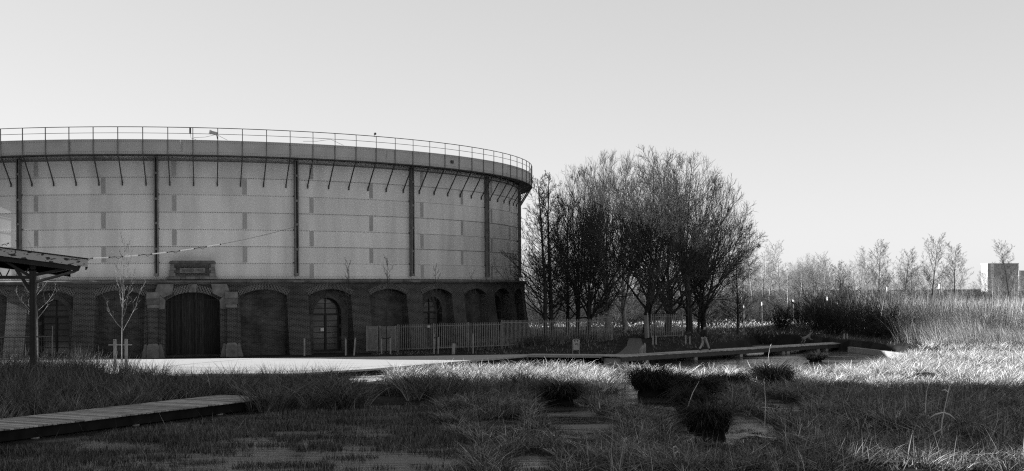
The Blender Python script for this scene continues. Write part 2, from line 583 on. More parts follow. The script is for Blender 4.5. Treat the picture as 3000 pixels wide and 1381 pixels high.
# gravel path climbing between the fences
pts = [at_z(1787, 1041, 0.05), at_z(1866, 1041, 0.05), at_z(1877, 1025, 0.25), at_z(1884, 1009, 0.4), at_z(1878, 1001, 0.42), at_z(1842, 1000, 0.42), at_z(1836, 1012, 0.35), at_z(1815, 1026, 0.2)]
cpt = np.mean(pts, axis=0)
ring = []
for k in range(len(pts)):
    a, b = pts[k], pts[(k + 1) % len(pts)]
    for t in np.linspace(0, 1, 6)[:-1]: ring.append(a + (b - a) * t)
vs, fs = [], []
NR = 6
for r in range(NR + 1):
    for p in ring:
        q = cpt + (p - cpt) * r / NR
        vs.append((q[0], q[1], float(height(q[0], q[1])) + 0.03))
nr = len(ring)
for r in range(NR):
    for k in range(nr):
        fs.append((r * nr + k, r * nr + (k + 1) % nr, (r + 1) * nr + (k + 1) % nr, (r + 1) * nr + k))
d = MB(); d.add(vs, fs)
tag(d.build('gravel_path', 'gravel'), kind='structure')
# strip of path along the water from the promenade end to the footbridge, and the pale flat under the far end of the bridge
d = MB()
q = [(0.9, 87.6), (7.9, 85.6), (8.6, 87.2), (1.4, 89.2)]
d.prism([(x, y, -0.08) for x, y in q], (0, 0, 0.16))
tag(d.build('path_kerb', 'concrete'), kind='structure')
d = MB()
q = [at_z(2196, 1003, -0.05), at_z(2235, 1000, -0.05), at_z(2340, 1013, -0.3), at_z(2420, 1016, -0.35), at_z(2300, 1024, -0.4), at_z(2210, 1018, -0.4)]
d.prism([(p[0], p[1], -0.5) for p in q][::-1], (0, 0, 0.16))
tag(d.build('mud_flat', 'gravel'), kind='structure')

# ------------------------------------------------------------------ gasholder
TC = np.array([-28.68, 118.8])
BAY = 2 * pi / 38
TG = radians(12.2)                                   # the gate's bearing on the drum
def cyl(th, r, z): return (TC[0] + r * sin(th), TC[1] - r * cos(th), z)
BASE_Y = TC[1]
holder = empty('gasholder', (TC[0], TC[1], 0), 'huge round gasholder with riveted steel drum on a dark brick arcade', 'gasholder')
def part(mb, name, m, parent=None, smooth=False):
    """mesh is in world coordinates; hang it under the gasholder or one of its parts"""
    o = mb.build(name, m, None, smooth)
    root = parent or holder
    o.parent = root
    if root is holder:
        o.location = (-TC[0], -TC[1], 0)
    return o

RW, RIN, RDOOR = 29.85, 29.3, 28.95
ZC0, ZC1 = 5.12, 5.34
def batter(z): return RW + 0.62 * max(0.0, (4.3 - z) / 4.3) ** 1.3
W_OP, RISE, CROWN = 1.68, 0.45, 4.68
RARC = (W_OP ** 2 + RISE ** 2) / (2 * RISE)
def arch_z(u, w=W_OP, rise=RISE, crown=CROWN):
    R_ = (w * w + rise * rise) / (2 * rise)
    return crown - R_ + math.sqrt(max(R_ * R_ - u * u, 0))
wall, panels = MB(), MB()
DW, DSPR, DTOP, DSILL = 1.12, 2.85, 4.05, 0.12
def door_z(u): return DSPR + (DTOP - DSPR) * math.sqrt(max(0, 1 - (u / DW) ** 2))
zl = [-0.4, 0.0, 0.9, 1.8, 2.7, 3.5, 4.23]
for i in range(38):
    tc_ = TG + i * BAY
    gate = (i == 0)
    front = i <= 9 or i >= 33
    w = 1.85 if gate else W_OP
    rise, crown = (0.62, 4.52) if gate else (RISE, CROWN)
    spr = crown - rise
    zz = [z for z in zl if z < spr - 0.05] + [spr]
    al = w / RW
    def P(t, z, r=None): return cyl(tc_ + t, batter(z) if r is None else r, z)
    def U(t, z): return ((tc_ + t) * RW, z)
    for (t0, t1) in ((-BAY / 2, -al), (al, BAY / 2)):
        for a, b in zip(zz[:-1], zz[1:]):
            wall.quad(P(t0, a), P(t1, a), P(t1, b), P(t0, b), (U(t0, a), U(t1, a), U(t1, b), U(t0, b)))
        wall.quad(P(t0, spr), P(t1, spr), P(t1, ZC0), P(t0, ZC0), (U(t0, spr), U(t1, spr), U(t1, ZC0), U(t0, ZC0)))
    N = 14 if front else 6
    us = np.linspace(-w, w, N + 1)
    for u0, u1 in zip(us[:-1], us[1:]):
        z0, z1 = arch_z(u0, w, rise, crown), arch_z(u1, w, rise, crown)
        t0, t1 = u0 / RW, u1 / RW
        wall.quad(P(t0, z0), P(t1, z1), P(t1, ZC0), P(t0, ZC0), (U(t0, z0), U(t1, z1), U(t1, ZC0), U(t0, ZC0)))
        wall.quad(P(t0, z0), P(t0, z0, RIN), P(t1, z1, RIN), P(t1, z1), ((0, u0), (0.55, u0), (0.55, u1), (0, u1)))
    for s in (-1, 1):
        for a, b in zip(zz[:-1], zz[1:]):
            q = (P(s * al, a), P(s * al, b), P(s * al, b, RIN), P(s * al, a, RIN))
            uq = ((batter(a), a), (batter(b), b), (RIN, b), (RIN, a))
            wall.quad(*q, uq)
    # the panel filling the bay; a glazed door stands in every second one
    door = (i % 2 == 0) and not gate and front
    for u0, u1 in zip(us[:-1], us[1:]):
        t0, t1 = u0 / RW, u1 / RW
        z0, z1 = arch_z(u0, w, rise, crown), arch_z(u1, w, rise, crown)
        if not door:
            panels.quad(P(t0, -0.3, RIN), P(t1, -0.3, RIN), P(t1, z1, RIN), P(t0, z0, RIN), (U(t0, -0.3), U(t1, -0.3), U(t1, z1), U(t0, z0)))
    if door:
        ds = list(np.linspace(-DW, DW, 25))
        lows = [-w, -DW - 1e-4] + ds + [DW + 1e-4, w]
        lz = [-0.3, -0.3] + [max(door_z(u), DSPR) for u in ds] + [-0.3, -0.3]
        for k in range(len(lows) - 1):
            u0, u1 = lows[k], lows[k + 1]
            t0, t1 = u0 / RW, u1 / RW
            panels.quad(P(t0, lz[k], RIN), P(t1, lz[k + 1], RIN), P(t1, arch_z(u1), RIN), P(t0, arch_z(u0), RIN), (U(t0, lz[k]), U(t1, lz[k + 1]), U(t1, arch_z(u1)), U(t0, arch_z(u0))))
        path = [(-DW, -0.3), (-DW, DSPR)] + [(u, door_z(u)) for u in ds[1:-1]] + [(DW, DSPR), (DW, -0.3)]
        for (u0, z0), (u1, z1) in zip(path[:-1], path[1:]):
            panels.quad(P(u0 / RW, z0, RIN), P(u0 / RW, z0, RDOOR), P(u1 / RW, z1, RDOOR), P(u1 / RW, z1, RIN), ((0, 0), (0.35, 0), (0.35, 0.3), (0, 0.3)))
        # sill
        panels.quad(P(-DW / RW, DSILL, RIN + 0.02), P(DW / RW, DSILL, RIN + 0.02), P(DW / RW, DSILL, RDOOR - 0.1), P(-DW / RW, DSILL, RDOOR - 0.1), ((0, 0), (1, 0), (1, .3), (0, .3)))
        panels.quad(P(-DW / RW, -0.3, RIN + 0.02), P(DW / RW, -0.3, RIN + 0.02), P(DW / RW, DSILL, RIN + 0.02), P(-DW / RW, DSILL, RIN + 0.02), ((0, 0), (2, 0), (2, .4), (0, .4)))
part(wall, 'brick_arcade', 'brick')
part(panels, 'brick_infill', 'panel_brick')

# arch rings of standing bricks, one for each bay
def ring_mesh(tc_, w, rise, crown, th, proud, r0, N=16, skew=1.0):
    R_ = (w * w + rise * rise) / (2 * rise)
    cz = crown - R_
    a0 = math.asin(min(1, w / R_)) * skew
    m = MB()
    def Q(a, rad, rr): return cyl(tc_ + rad * sin(a) / RW, rr, cz + rad * cos(a))
    for a, b in zip(np.linspace(-a0, a0, N + 1)[:-1], np.linspace(-a0, a0, N + 1)[1:]):
        ro = R_ + th
        s0, s1 = a * R_, b * R_
        m.quad(Q(a, R_, r0 + proud), Q(b, R_, r0 + proud), Q(b, ro, r0 + proud), Q(a, ro, r0 + proud), ((0, s0), (0, s1), (th, s1), (th, s0)))
        m.quad(Q(a, ro, r0 + proud), Q(b, ro, r0 + proud), Q(b, ro, r0 - 0.05), Q(a, ro, r0 - 0.05), ((0, s0), (0, s1), (.1, s1), (.1, s0)))
        m.quad(Q(b, R_ - 0.004, r0 + proud), Q(a, R_ - 0.004, r0 + proud), Q(a, R_ - 0.004, r0 - 0.3), Q(b, R_ - 0.004, r0 - 0.3), ((0, s1), (0, s0), (.3, s0), (.3, s1)))
    for a in (-a0, a0):
        m.quad(Q(a, R_, r0 + proud), Q(a, ro, r0 + proud), Q(a, ro, r0 - 0.05), Q(a, R_, r0 - 0.05), ((0, 0), (th, 0), (th, .1), (0, .1)))
    return m
for i in list(range(1, 10)) + list(range(33, 38)):
    tc_ = TG + i * BAY
    part(ring_mesh(tc_, W_OP, RISE, CROWN, 0.41, 0.025, RW), 'arch_ring', 'arch_brick')
    if i % 2 == 0:
        m = MB()
        for k in range(18):
            a, b = pi * k / 18, pi * (k + 1) / 18
            def Q(a, add, rr): return cyl(tc_ - (DW + add) * cos(a) / RW, rr, DSPR + (DTOP - DSPR + add) * sin(a))
            m.quad(Q(a, 0, RIN + 0.02), Q(b, 0, RIN + 0.02), Q(b, 0.36, RIN + 0.02), Q(a, 0.36, RIN + 0.02), ((0, a * 1.2), (0, b * 1.2), (.36, b * 1.2), (.36, a * 1.2)))
        part(m, 'door_arch_ring', 'panel_brick')
        # glazed door: frame, transom, mullion, glazing bars and panes
        tv, nv = np.array([cos(tc_), sin(tc_), 0]), np.array([sin(tc_), -cos(tc_), 0])
        O = np.array(cyl(tc_, RDOOR - 0.06, 0))
        def L(u, z, d=0.0): return O + tv * u + nv * d + np.array([0, 0, z])
        fr = MB()
        prev = None
        outline = [(-DW, DSILL), (-DW, DSPR)] + [(-DW * cos(a), DSPR + (DTOP - DSPR) * sin(a)) for a in np.linspace(0, pi, 17)[1:-1]] + [(DW, DSPR), (DW, DSILL)]
        for (u0, z0), (u1, z1) in zip(outline[:-1], outline[1:]):
            fr.bar(L(u0 * 0.97, z0), L(u1 * 0.97, z1), 0.1, 0.1, up=nv)
        fo = part(fr, 'door_frame', 'frame_dark')
        fo['label'] = 'dark iron frame of the arched glazed door'
        cr_ = MB()
        for u in (-0.0,):
            cr_.box(L(0, (DSILL + DSPR) / 2), (0.16, 0.09, DSPR - DSILL), (tv, nv, (0, 0, 1)))
            cr_.box(L(0, (DSPR + DTOP) / 2), (0.06, 0.085, DTOP - DSPR - 0.05), (tv, nv, (0, 0, 1)))
        cr_.box(L(0, DSPR - 0.02), (2 * DW - 0.1, 0.1, 0.13), (tv, nv, (0, 0, 1)))
        cr_.box(L(0, DSILL + 0.05), (2 * DW - 0.1, 0.095, 0.12), (tv, nv, (0, 0, 1)))
        for s in (-1, 1):
            cr_.box(L(s * (DW - 0.1), (DSILL + DSPR) / 2), (0.1, 0.088, DSPR - DSILL), (tv, nv, (0, 0, 1)))
        rows = [DSILL + 0.12 + k * (DSPR - DSILL - 0.2) / 6 for k in range(1, 6)] + [DSPR + 0.4, DSPR + 0.8]
        for z in rows:
            hw = DW if z < DSPR else DW * math.sqrt(max(0, 1 - ((z - DSPR) / (DTOP - DSPR)) ** 2))
            cr_.box(L(0, z), (2 * hw - 0.06, 0.05, 0.045), (tv, nv, (0, 0, 1)))
        sub_bars = cr_.build('glazing_bars', 'frame_dark'); sub_bars.parent = fo
        zs = [DSILL + 0.1] + rows[:5] + [DSPR] + rows[5:] + [DTOP - 0.05]
        for za, zb in zip(zs[:-1], zs[1:]):
            for s in (-1, 1):
                def hw(z): return DW - 0.06 if z <= DSPR else (DW - 0.06) * math.sqrt(max(0.02, 1 - ((z - DSPR) / (DTOP - DSPR)) ** 2))
                pm = MB()
                tl = 0.012 * random.uniform(-1, 1)
                pm.quad(L(s * 0.03, za + 0.02, -0.02 + tl), L(s * hw(za), za + 0.02, -0.02 - tl), L(s * hw(zb), zb - 0.02, -0.02 - tl), L(s * 0.03, zb - 0.02, -0.02 + tl))
                o = pm.build('pane', 'glass'); o.parent = fo
        if i == 2:
            pm = MB(); pm.box(L(-0.27, 1.72, 0.05), (0.26, 0.01, 0.24), (tv, nv, (0, 0, 1)))
            o = part(pm, 'paper_notice', 'paper'); o['label'] = 'blank white paper notice fixed to the glazed door'

# cornice: profiled ring of stone slabs, one object for each slab in view
def ring_slab(t0, t1, prof, n):
    m = MB()
    ts = np.linspace(t0, t1, n + 1)
    for a, b in zip(ts[:-1], ts[1:]):
        for (r0, z0), (r1, z1) in zip(prof, prof[1:] + prof[:1]):
            m.quad(cyl(a, r0, z0), cyl(b, r0, z0), cyl(b, r1, z1), cyl(a, r1, z1))
    for t in (t0, t1):
        q = [cyl(t, r, z) for r, z in prof]
        m.add(q, [tuple(range(len(prof)))])
    return m
CPROF = [(29.2, 5.12), (29.93, 5.12), (29.93, 5.17), (30.06, 5.21), (30.06, 5.30), (29.98, 5.345), (29.2, 5.40)]
for k in range(76):
    t0 = TG + (k - 0.5) * BAY / 2
    part(ring_slab(t0 + 0.0003, t0 + BAY / 2 - 0.0003, CPROF, 3), 'cornice_slab', 'cornice')

# steel plates: eight courses, joints staggered
RS = 29.4
ZS = [5.42, 6.57, 7.76, 8.95, 10.17, 11.39, 12.61, 13.80, 14.9]
for c in range(8):
    rr = RS - (0.02 if c % 2 else 0.0)
    off = (-2.4 if c % 2 == 0 else 7.07)
    for k in range(19):
        t0 = TG + radians(off) + k * 2 * BAY
        m = MB()
        ts = np.linspace(t0, t0 + 2 * BAY, 11)
        dr = 0.006 * random.uniform(-1, 1)
        for a, b in zip(ts[:-1], ts[1:]):
            m.quad(cyl(a, rr + dr, ZS[c]), cyl(b, rr + dr, ZS[c]), cyl(b, rr + dr, ZS[c + 1]), cyl(a, rr + dr, ZS[c + 1]))
            m.quad(cyl(b, rr + dr, ZS[c]), cyl(a, rr + dr, ZS[c]), cyl(a, rr - 0.1, ZS[c]), cyl(b, rr - 0.1, ZS[c]))
            m.quad(cyl(a, rr + dr, ZS[c + 1]), cyl(b, rr + dr, ZS[c + 1]), cyl(b, rr - 0.1, ZS[c + 1]), cyl(a, rr - 0.1, ZS[c + 1]))
        part(m, 'steel_plate', 'plate', smooth=False)
        # cover strip over the joint
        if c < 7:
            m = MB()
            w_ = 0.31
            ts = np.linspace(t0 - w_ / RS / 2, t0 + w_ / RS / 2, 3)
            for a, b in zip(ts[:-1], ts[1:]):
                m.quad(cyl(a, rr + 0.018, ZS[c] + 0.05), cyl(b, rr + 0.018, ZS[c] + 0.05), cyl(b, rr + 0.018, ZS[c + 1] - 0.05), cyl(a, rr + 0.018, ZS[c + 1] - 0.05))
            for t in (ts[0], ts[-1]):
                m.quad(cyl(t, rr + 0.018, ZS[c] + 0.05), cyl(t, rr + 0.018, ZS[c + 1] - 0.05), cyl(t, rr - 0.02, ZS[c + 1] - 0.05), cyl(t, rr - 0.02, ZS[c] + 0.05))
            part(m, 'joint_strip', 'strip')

# rivets (real little pyramids): seams, joint strips and the rim band
RV, RF = [], []
def rivets(th, z, r, s=0.036, h=0.022):
    th, z = np.asarray(th, float), np.asarray(z, float)
    n = len(th)
    r = np.broadcast_to(np.asarray(r, float), (n,))
    tx, ty = np.cos(th), np.sin(th)
    nx_, ny_ = np.sin(th), -np.cos(th)
    c = np.stack([TC[0] + r * nx_, TC[1] + r * ny_, z], -1)
    t = np.stack([tx, ty, 0 * tx], -1)
    u = np.array([0, 0, 1.0])
    nn = np.stack([nx_, ny_, 0 * nx_], -1)
    P_ = np.stack([c - t * s, c - u * s, c + t * s, c + u * s, c + nn * h], 1)
    b0 = sum(len(q) for q in RV)
    RV.append(P_.reshape(-1, 3))
    k = b0 + 5 * np.arange(n)[:, None]
    RF.append(np.concatenate([k + [0, 1, 4], k + [1, 2, 4], k + [2, 3, 4], k + [3, 0, 4]], 0))
TH = np.arange(TG + radians(-60), TG + radians(110), 0.12 / RS)
for c in range(1, 8):
    rivets(TH, np.full(len(TH), ZS[c] - 0.035), RS + 0.004)
for dz in (0.06, 0.16):
    rivets(TH + (0.002 if dz > .1 else 0), np.full(len(TH), ZS[0] + dz), RS + 0.004, 0.03)
for c in range(7):
    rr = RS - (0.02 if c % 2 else 0.0)
    off = (-2.4 if c % 2 == 0 else 7.07)
    for k in range(-4, 7):
        t0 = TG + radians(off) + k * 2 * BAY
        for col in range(6):
            z = np.arange(ZS[c] + 0.1 + (0.055 if col % 2 else 0), ZS[c + 1] - 0.08, 0.11)
            rivets(np.full(len(z), t0 + (col - 2.5) * 0.05 / RS), z, rr + 0.019, 0.024, 0.02)
RIM = 30.58
for dz in (0.07, 0.17, 0.86, 0.96):
    rivets(TH, np.full(len(TH), 14.07 + dz), RIM + 0.005, 0.026, 0.02)
for k in range(-3, 9):
    t0 = TG + radians(-1.4) + k * 1.5 * BAY
    for col in (0, 1, 2):
        z = np.arange(14.27, 14.88, 0.1) + 0.05 * (col % 2)
        rivets(np.full(len(z), t0 + col * 0.07 / RIM), z, RIM + 0.012, 0.026)
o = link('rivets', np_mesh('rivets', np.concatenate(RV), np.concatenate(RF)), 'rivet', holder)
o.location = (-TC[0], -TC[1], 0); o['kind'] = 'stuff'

# roof, gangway floor and rim band
m = MB()
n = 114
prof = [(0.3, 16.2), (10, 15.95), (20, 15.3), (29.0, 14.3), (30.55, 14.12), (30.55, 14.06), (29.3, 14.06)]
for k in range(n):
    a, b = 2 * pi * k / n, 2 * pi * (k + 1) / n
    for (r0, z0), (r1, z1) in zip(prof[:-1], prof[1:]):
        m.quad(cyl(a, r0, z0), cyl(b, r0, z0), cyl(b, r1, z1), cyl(a, r1, z1))
part(m, 'domed_roof', 'steel_dark')
for k in range(26):
    t0 = TG + radians(-1.4) + k * 2 * pi / 25.333
    if k == 25: continue
    part(ring_slab(t0 + 0.0002, t0 + 2 * pi / 25.333 - 0.0002 if k < 24 else TG + radians(-1.4) + 2 * pi - 0.0002, [(RIM - 0.03, 14.07), (RIM, 14.07), (RIM, 15.1), (RIM - 0.03, 15.1)], 9), 'rim_plate', 'rim_plate')
m = MB()
for k in range(n):
    a, b = 2 * pi * k / n, 2 * pi * (k + 1) / n
    prof = [(RIM - 0.12, 14.0), (RIM + 0.03, 14.0), (RIM + 0.03, 14.06), (RIM - 0.12, 14.06)]
    for (r0, z0), (r1, z1) in zip(prof, prof[1:] + prof[:1]):
        m.quad(cyl(a, r0, z0), cyl(b, r0, z0), cyl(b, r1, z1), cyl(a, r1, z1))
part(m, 'rim_angle', 'steel_dark')
# stiffener ring under the gangway
m = MB()
for k in range(n):
    a, b = 2 * pi * k / n, 2 * pi * (k + 1) / n
    prof = [(RS, 13.72), (RS + 0.12, 13.72), (RS + 0.12, 13.8), (RS, 13.8)]
    for (r0, z0), (r1, z1) in zip(prof, prof[1:] + prof[:1]):
        m.quad(cyl(a, r0, z0), cyl(b, r0, z0), cyl(b, r1, z1), cyl(a, r1, z1))
part(m, 'stiffening_angle', 'steel_mid')
# rails
for zr, rad, nm in ((15.95, 0.028, 'top_rail'), (15.53, 0.018, 'middle_rail')):
    m = MB()
    m.tube([cyl(2 * pi * k / 228, RIM + 0.0, zr) for k in range(229)], rad, 6, cap=False)
    part(m, nm, 'steel_dark')
# railing posts and gangway struts: one local mesh each, copied round the rim
m = MB()
m.box((0, RIM + 0.03, 15.0), (0.055, 0.05, 1.92))
post_me = m.build('rail_post', 'steel_mid')
m = MB()
m.bar((0, RIM - 0.02, 14.02), (0, RS + 0.05, 12.22), 0.075, 0.06)
m.box((0, RS + 0.035, 12.12), (0.085, 0.07, 0.26))
strut_me = m.build('gangway_strut', 'steel_dark')
for o in (post_me, strut_me):
    o.parent = holder
for k in range(114):
    th = TG + radians(0.2) + k * 2 * pi / 114
    for src in (post_me, strut_me):
        o = src if k == 0 else src.copy()
        if k: C.objects.link(o); o.parent = holder
        o.rotation_euler = (0, 0, pi + th)
# stanchion columns of twin channels and batten plates
m = MB()
for s in (-1, 1):
    m.box((s * 0.115, RS + 0.2, 9.8), (0.05, 0.26, 8.3))
    m.box((s * 0.10, RS + 0.325, 9.8), (0.08, 0.02, 8.3))
    m.box((s * 0.10, RS + 0.075, 9.8), (0.08, 0.02, 8.3))
chan = m.build('stanchion', 'steel_mid')
m = MB(); m.box((0, RS + 0.12, 9.8), (0.18, 0.02, 8.25)); web = m.build('stanchion_web', 'steel_dark')
pieces = [web]
for z in (5.75, 7.55, 9.35, 11.05, 12.85):
    bat = MB(); bat.box((0, RS + 0.345, z), (0.27, 0.02, 0.16)); pieces.append(bat.build('batten_plate', 'steel_mid'))
for z in (6.6, 8.97, 11.4):
    brk = MB(); brk.box((0, RS + 0.03, z), (0.4, 0.1, 0.06)); pieces.append(brk.build('wall_bracket', 'steel_dark'))
for k in range(19):
    th = TG - BAY / 2 + k * 2 * BAY
    c0 = chan if k == 0 else chan.copy()
    if k: C.objects.link(c0)
    c0.parent = holder
    c0.rotation_euler = (0, 0, pi + th)
    for src in pieces:
        o = src if k == 0 else src.copy()
        if k: C.objects.link(o)
        o.parent = c0
        o.rotation_euler = (0, 0, 0)
# pale patch stones in the cornice under two stanchions, small hatch box on the rim
for kk in (0, 1, 2):
    m = MB(); m.hexa([cyl(TG + BAY * (1.5 + 2 * kk) + s * 0.4 / RW, r, z) for z in (5.19, 5.315) for s, r in ((-1, 29.9), (-1, 30.075), (1, 30.075), (1, 29.9))])
    part(m, 'patch_stone', 'stone')
m = MB(); m.hexa([cyl(TG + radians(39.6) + s * 0.13 / RIM, r, z) for z in (14.45, 14.68) for s, r in ((-1, RIM - 0.02), (-1, RIM + 0.1), (1, RIM + 0.1), (1, RIM - 0.02))])
part(m, 'rim_hatch', 'steel_dark')

# ------------------------------------------------------------------ gate of the gasholder
gt, gn = np.array([cos(TG), sin(TG), 0]), np.array([sin(TG), -cos(TG), 0])
GO = np.array([TC[0], TC[1], 0]) + gn * RW
def G(u, z, d=0.0): return GO + gt * u + gn * d + np.array([0, 0, z])
def gpoly(poly, d0, d1, name, m, parent=None):
    b = MB()
    b.prism([G(u, z, d0) for u, z in poly], gn * (d1 - d0))
    return part(b, name, m, parent)
# boards
bw_ = 3.9 / 26
for k in range(26):
    u0 = -1.95 + k * bw_
    top = min(arch_z(min(max(u0, -1.84), 1.84), 1.85, 0.62, 4.52), arch_z(min(max(u0 + bw_, -1.84), 1.84), 1.85, 0.62, 4.52))
    dj = random.uniform(-0.008, 0.008) - 0.5
    gpoly([(u0 + 0.006, 0.16), (u0 + bw_ - 0.006, 0.16), (u0 + bw_ - 0.006, top), (u0 + 0.006, top)], dj - 0.05, dj, 'gate_board', 'gate_wood')
gpoly([(-1.9, 3.93), (1.9, 3.93), (1.9, 3.99), (-1.9, 3.99)], -0.5, -0.47, 'gate_lintel_bead', 'frame_dark')
gpoly([(-0.035, 0.16), (0.035, 0.16), (0.035, 3.93), (-0.035, 3.93)], -0.5, -0.465, 'gate_meeting_stile', 'frame_dark')
for s in (-1, 1):
    for z in (0.7, 2.1, 3.4):
        gpoly([(s * 1.72 - 0.03, z), (s * 1.72 + 0.03, z), (s * 1.72 + 0.03, z + 0.22), (s * 1.72 - 0.03, z + 0.22)], -0.5, -0.45, 'gate_hinge', 'frame_dark')
# brick arch of the gate either side of the carved keystone
for s in (-1, 1):
    b = MB()
    R_ = (1.85 ** 2 + 0.62 ** 2) / 1.24
    for k in range(8):
        a, c_ = [s * (0.075 + (0.40 - 0.075) * q / 8) for q in (k, k + 1)]
        def Q(a, rad, d): return G(rad * sin(a), 4.52 - R_ + rad * cos(a), d)
        b.quad(Q(a, R_, .09), Q(c_, R_, .09), Q(c_, R_ + 0.5, .09), Q(a, R_ + 0.5, .09), ((0, a * R_), (0, c_ * R_), (.5, c_ * R_), (.5, a * R_)))
        b.quad(Q(a, R_, .09), Q(c_, R_, .09), Q(c_, R_, -.35), Q(a, R_, -.35), ((0, a * R_), (0, c_ * R_), (.4, c_ * R_), (.4, a * R_)))
    part(b, 'gate_arch_bricks', 'arch_brick')
# carved face on the keystone
key = gpoly([(-0.24, 4.5), (0.24, 4.5), (0.30, 5.08), (-0.30, 5.08)], -0.3, 0.13, 'keystone', 'stone')
b = MB()
vs, fs = [], []
NU, NV = 12, 12
for i in range(NV + 1):
    for j in range(NU + 1):
        x, y = -1 + 2 * j / NU, -1 + 2 * i / NV
        q = max(0.0, 1 - x * x * 0.9 - y * y * 0.85)
        h = 0.10 * math.sqrt(q)
        h += 0.055 * math.exp(-(x / 0.14) ** 2 - ((y - 0.02) / 0.28) ** 2)          # nose
        h += 0.02 * math.exp(-((abs(x) - 0.35) / 0.2) ** 2 - ((y - 0.42) / 0.1) ** 2)   # brow
        h -= 0.045 * math.exp(-((abs(x) - 0.36) / 0.16) ** 2 - ((y - 0.22) / 0.12) ** 2)  # eyes
        h -= 0.03 * math.exp(-(x / 0.3) ** 2 - ((y + 0.42) / 0.07) ** 2)                 # mouth
        h += 0.02 * math.exp(-(x / 0.3) ** 2 - ((y + 0.72) / 0.14) ** 2)                 # chin
        vs.append(G(x * 0.21, 4.79 + y * 0.25, 0.125 + h))
for i in range(NV):
    for j in range(NU):
        k = i * (NU + 1) + j
        fs.append((k, k + 1, k + NU + 2, k + NU + 1))
b.add(vs, fs)
o = b.build('carved_face', 'stone', None, True); o.parent = key; o['label'] = 'carved stone face on the keystone of the gate'
# haunch stones and skewbacks
for s in (-1, 1):
    gpoly([(s * 1.36, 4.43), (s * 1.28, 5.08), (s * 2.35, 5.08), (s * 2.52, 4.6), (s * 1.98, 4.13)], -0.3, 0.14, 'haunch_stone', 'stone')
    gpoly([(s * 1.99, 4.11), (s * 2.53, 4.58), (s * 2.6, 3.95), (s * 2.5, 3.3), (s * 1.9, 3.35), (s * 1.84, 3.95)], -0.35, 0.15, 'springer_stone', 'stone')
    # buttress pier: brick shaft, stone cap, stone plinth
    uc = s * 2.66
    b = MB()
    prof = [(0.33, 0.9, 0.55), (0.31, 3.45, 0.36)]
    for (w0, z0, d0), (w1, z1, d1) in zip(prof[:-1], prof[1:]):
        for e in (0, 1):
            pass
        b.quad(G(uc - w0, z0, d0), G(uc + w0, z0, d0), G(uc + w1, z1, d1), G(uc - w1, z1, d1), ((0, z0), (2 * w0, z0), (2 * w1, z1), (0, z1)))
        for e in (-1, 1):
            b.quad(G(uc + e * w0, z0, d0), G(uc + e * w0, z0, -0.2), G(uc + e * w1, z1, -0.2), G(uc + e * w1, z1, d1), ((0, z0), (.7, z0), (.7, z1), (0, z1)))
    part(b, 'pier_brickwork', 'brick')
    gpoly([(uc - 0.38, 3.42), (uc + 0.38, 3.42), (uc + 0.38, 3.66), (uc - 0.38, 3.66)], -0.2, 0.42, 'pier_cap_course', 'stone')
    gpoly([(uc - 0.43, 3.67), (uc + 0.43, 3.67), (uc + 0.43, 4.05), (uc - 0.43, 4.05)], -0.2, 0.47, 'pier_cap_course', 'stone_dark')
    gpoly([(uc - 0.46, 4.06), (uc + 0.46, 4.06), (uc + 0.42, 4.52), (uc - 0.42, 4.52)], -0.2, 0.38, 'pier_cap_course', 'stone')
    b = MB()
    b.hexa([G(uc - 0.40, -0.3, 0.0), G(uc - 0.40, -0.3, 0.8), G(uc + 0.40, -0.3, 0.8), G(uc + 0.40, -0.3, 0.0), G(uc - 0.40, 0.78, 0.0), G(uc - 0.40, 0.78, 0.74), G(uc + 0.40, 0.78, 0.74), G(uc + 0.40, 0.78, 0.0)])
    b.hexa([G(uc - 0.40, 0.78, 0.0), G(uc - 0.40, 0.78, 0.74), G(uc + 0.40, 0.78, 0.74), G(uc + 0.40, 0.78, 0.0), G(uc - 0.29, 0.96, 0.0), G(uc - 0.29, 0.96, 0.58), G(uc + 0.29, 0.96, 0.58), G(uc + 0.29, 0.96, 0.0)])
    part(b, 'pier_plinth', 'stone')
    for e in (-1, 1):
        a0, a1, a2 = uc + e * 0.41, uc + e * 0.85, uc + e * 0.58
        b = MB()
        b.prism([G(a0, -0.3, 0.0), G(a1, -0.3, 0.0), G(a2, 0.9, 0.0), G(a0, 0.9, 0.0)], gn * 0.6)
        part(b, 'guard_stone', 'stone')
    for z in (1.1, 3.0):
        gpoly([(uc - s * 0.36, z), (uc - s * 0.5, z), (uc - s * 0.5, z + 0.12), (uc - s * 0.42, z + 0.12), (uc - s * 0.42, z + 0.42), (uc - s * 0.36, z + 0.42)], 0.62 - 0.04 * z, 0.66 - 0.04 * z, 'iron_hook', 'frame_dark')
# gable block with inscription over the gate
gb = gpoly([(-1.62, 5.4), (1.62, 5.4), (1.46, 6.52), (-1.46, 6.52)], -0.42, 0.0, 'gable_core', 'stone_dark')
gpoly([(-1.58, 6.52), (1.58, 6.52), (1.58, 6.62), (1.46, 6.72), (-1.46, 6.72), (-1.58, 6.62)], -0.45, 0.1, 'gable_coping', 'stone_dark')
b = MB()
for poly in ([(-1.2, 5.68), (1.2, 5.68), (1.2, 6.4), (-1.2, 6.4)],):
    b.quad(*[G(u, z, 0.03) for u, z in poly], tuple(poly))
part(b, 'gable_brickwork', 'arch_brick' if False else 'brick')
for s in (-1, 1):
    for z0, z1, un in ((5.62, 5.86, 1.16), (5.87, 6.03, 1.26), (6.04, 6.22, 1.14), (6.23, 6.5, 1.25)):
        def ue(z): return 1.64 - 0.16 * (z - 5.4) / 1.12
        poly = [(s * un, z0), (s * ue(z0), z0), (s * ue(z1), z1), (s * un, z1)]
        gpoly(poly if s > 0 else poly[::-1], -0.3, 0.055, 'gable_quoin', 'stone')
us_ = [-1.7, -1.3, -0.85, -0.45, 0.2, 0.5, 1.15, 1.7]
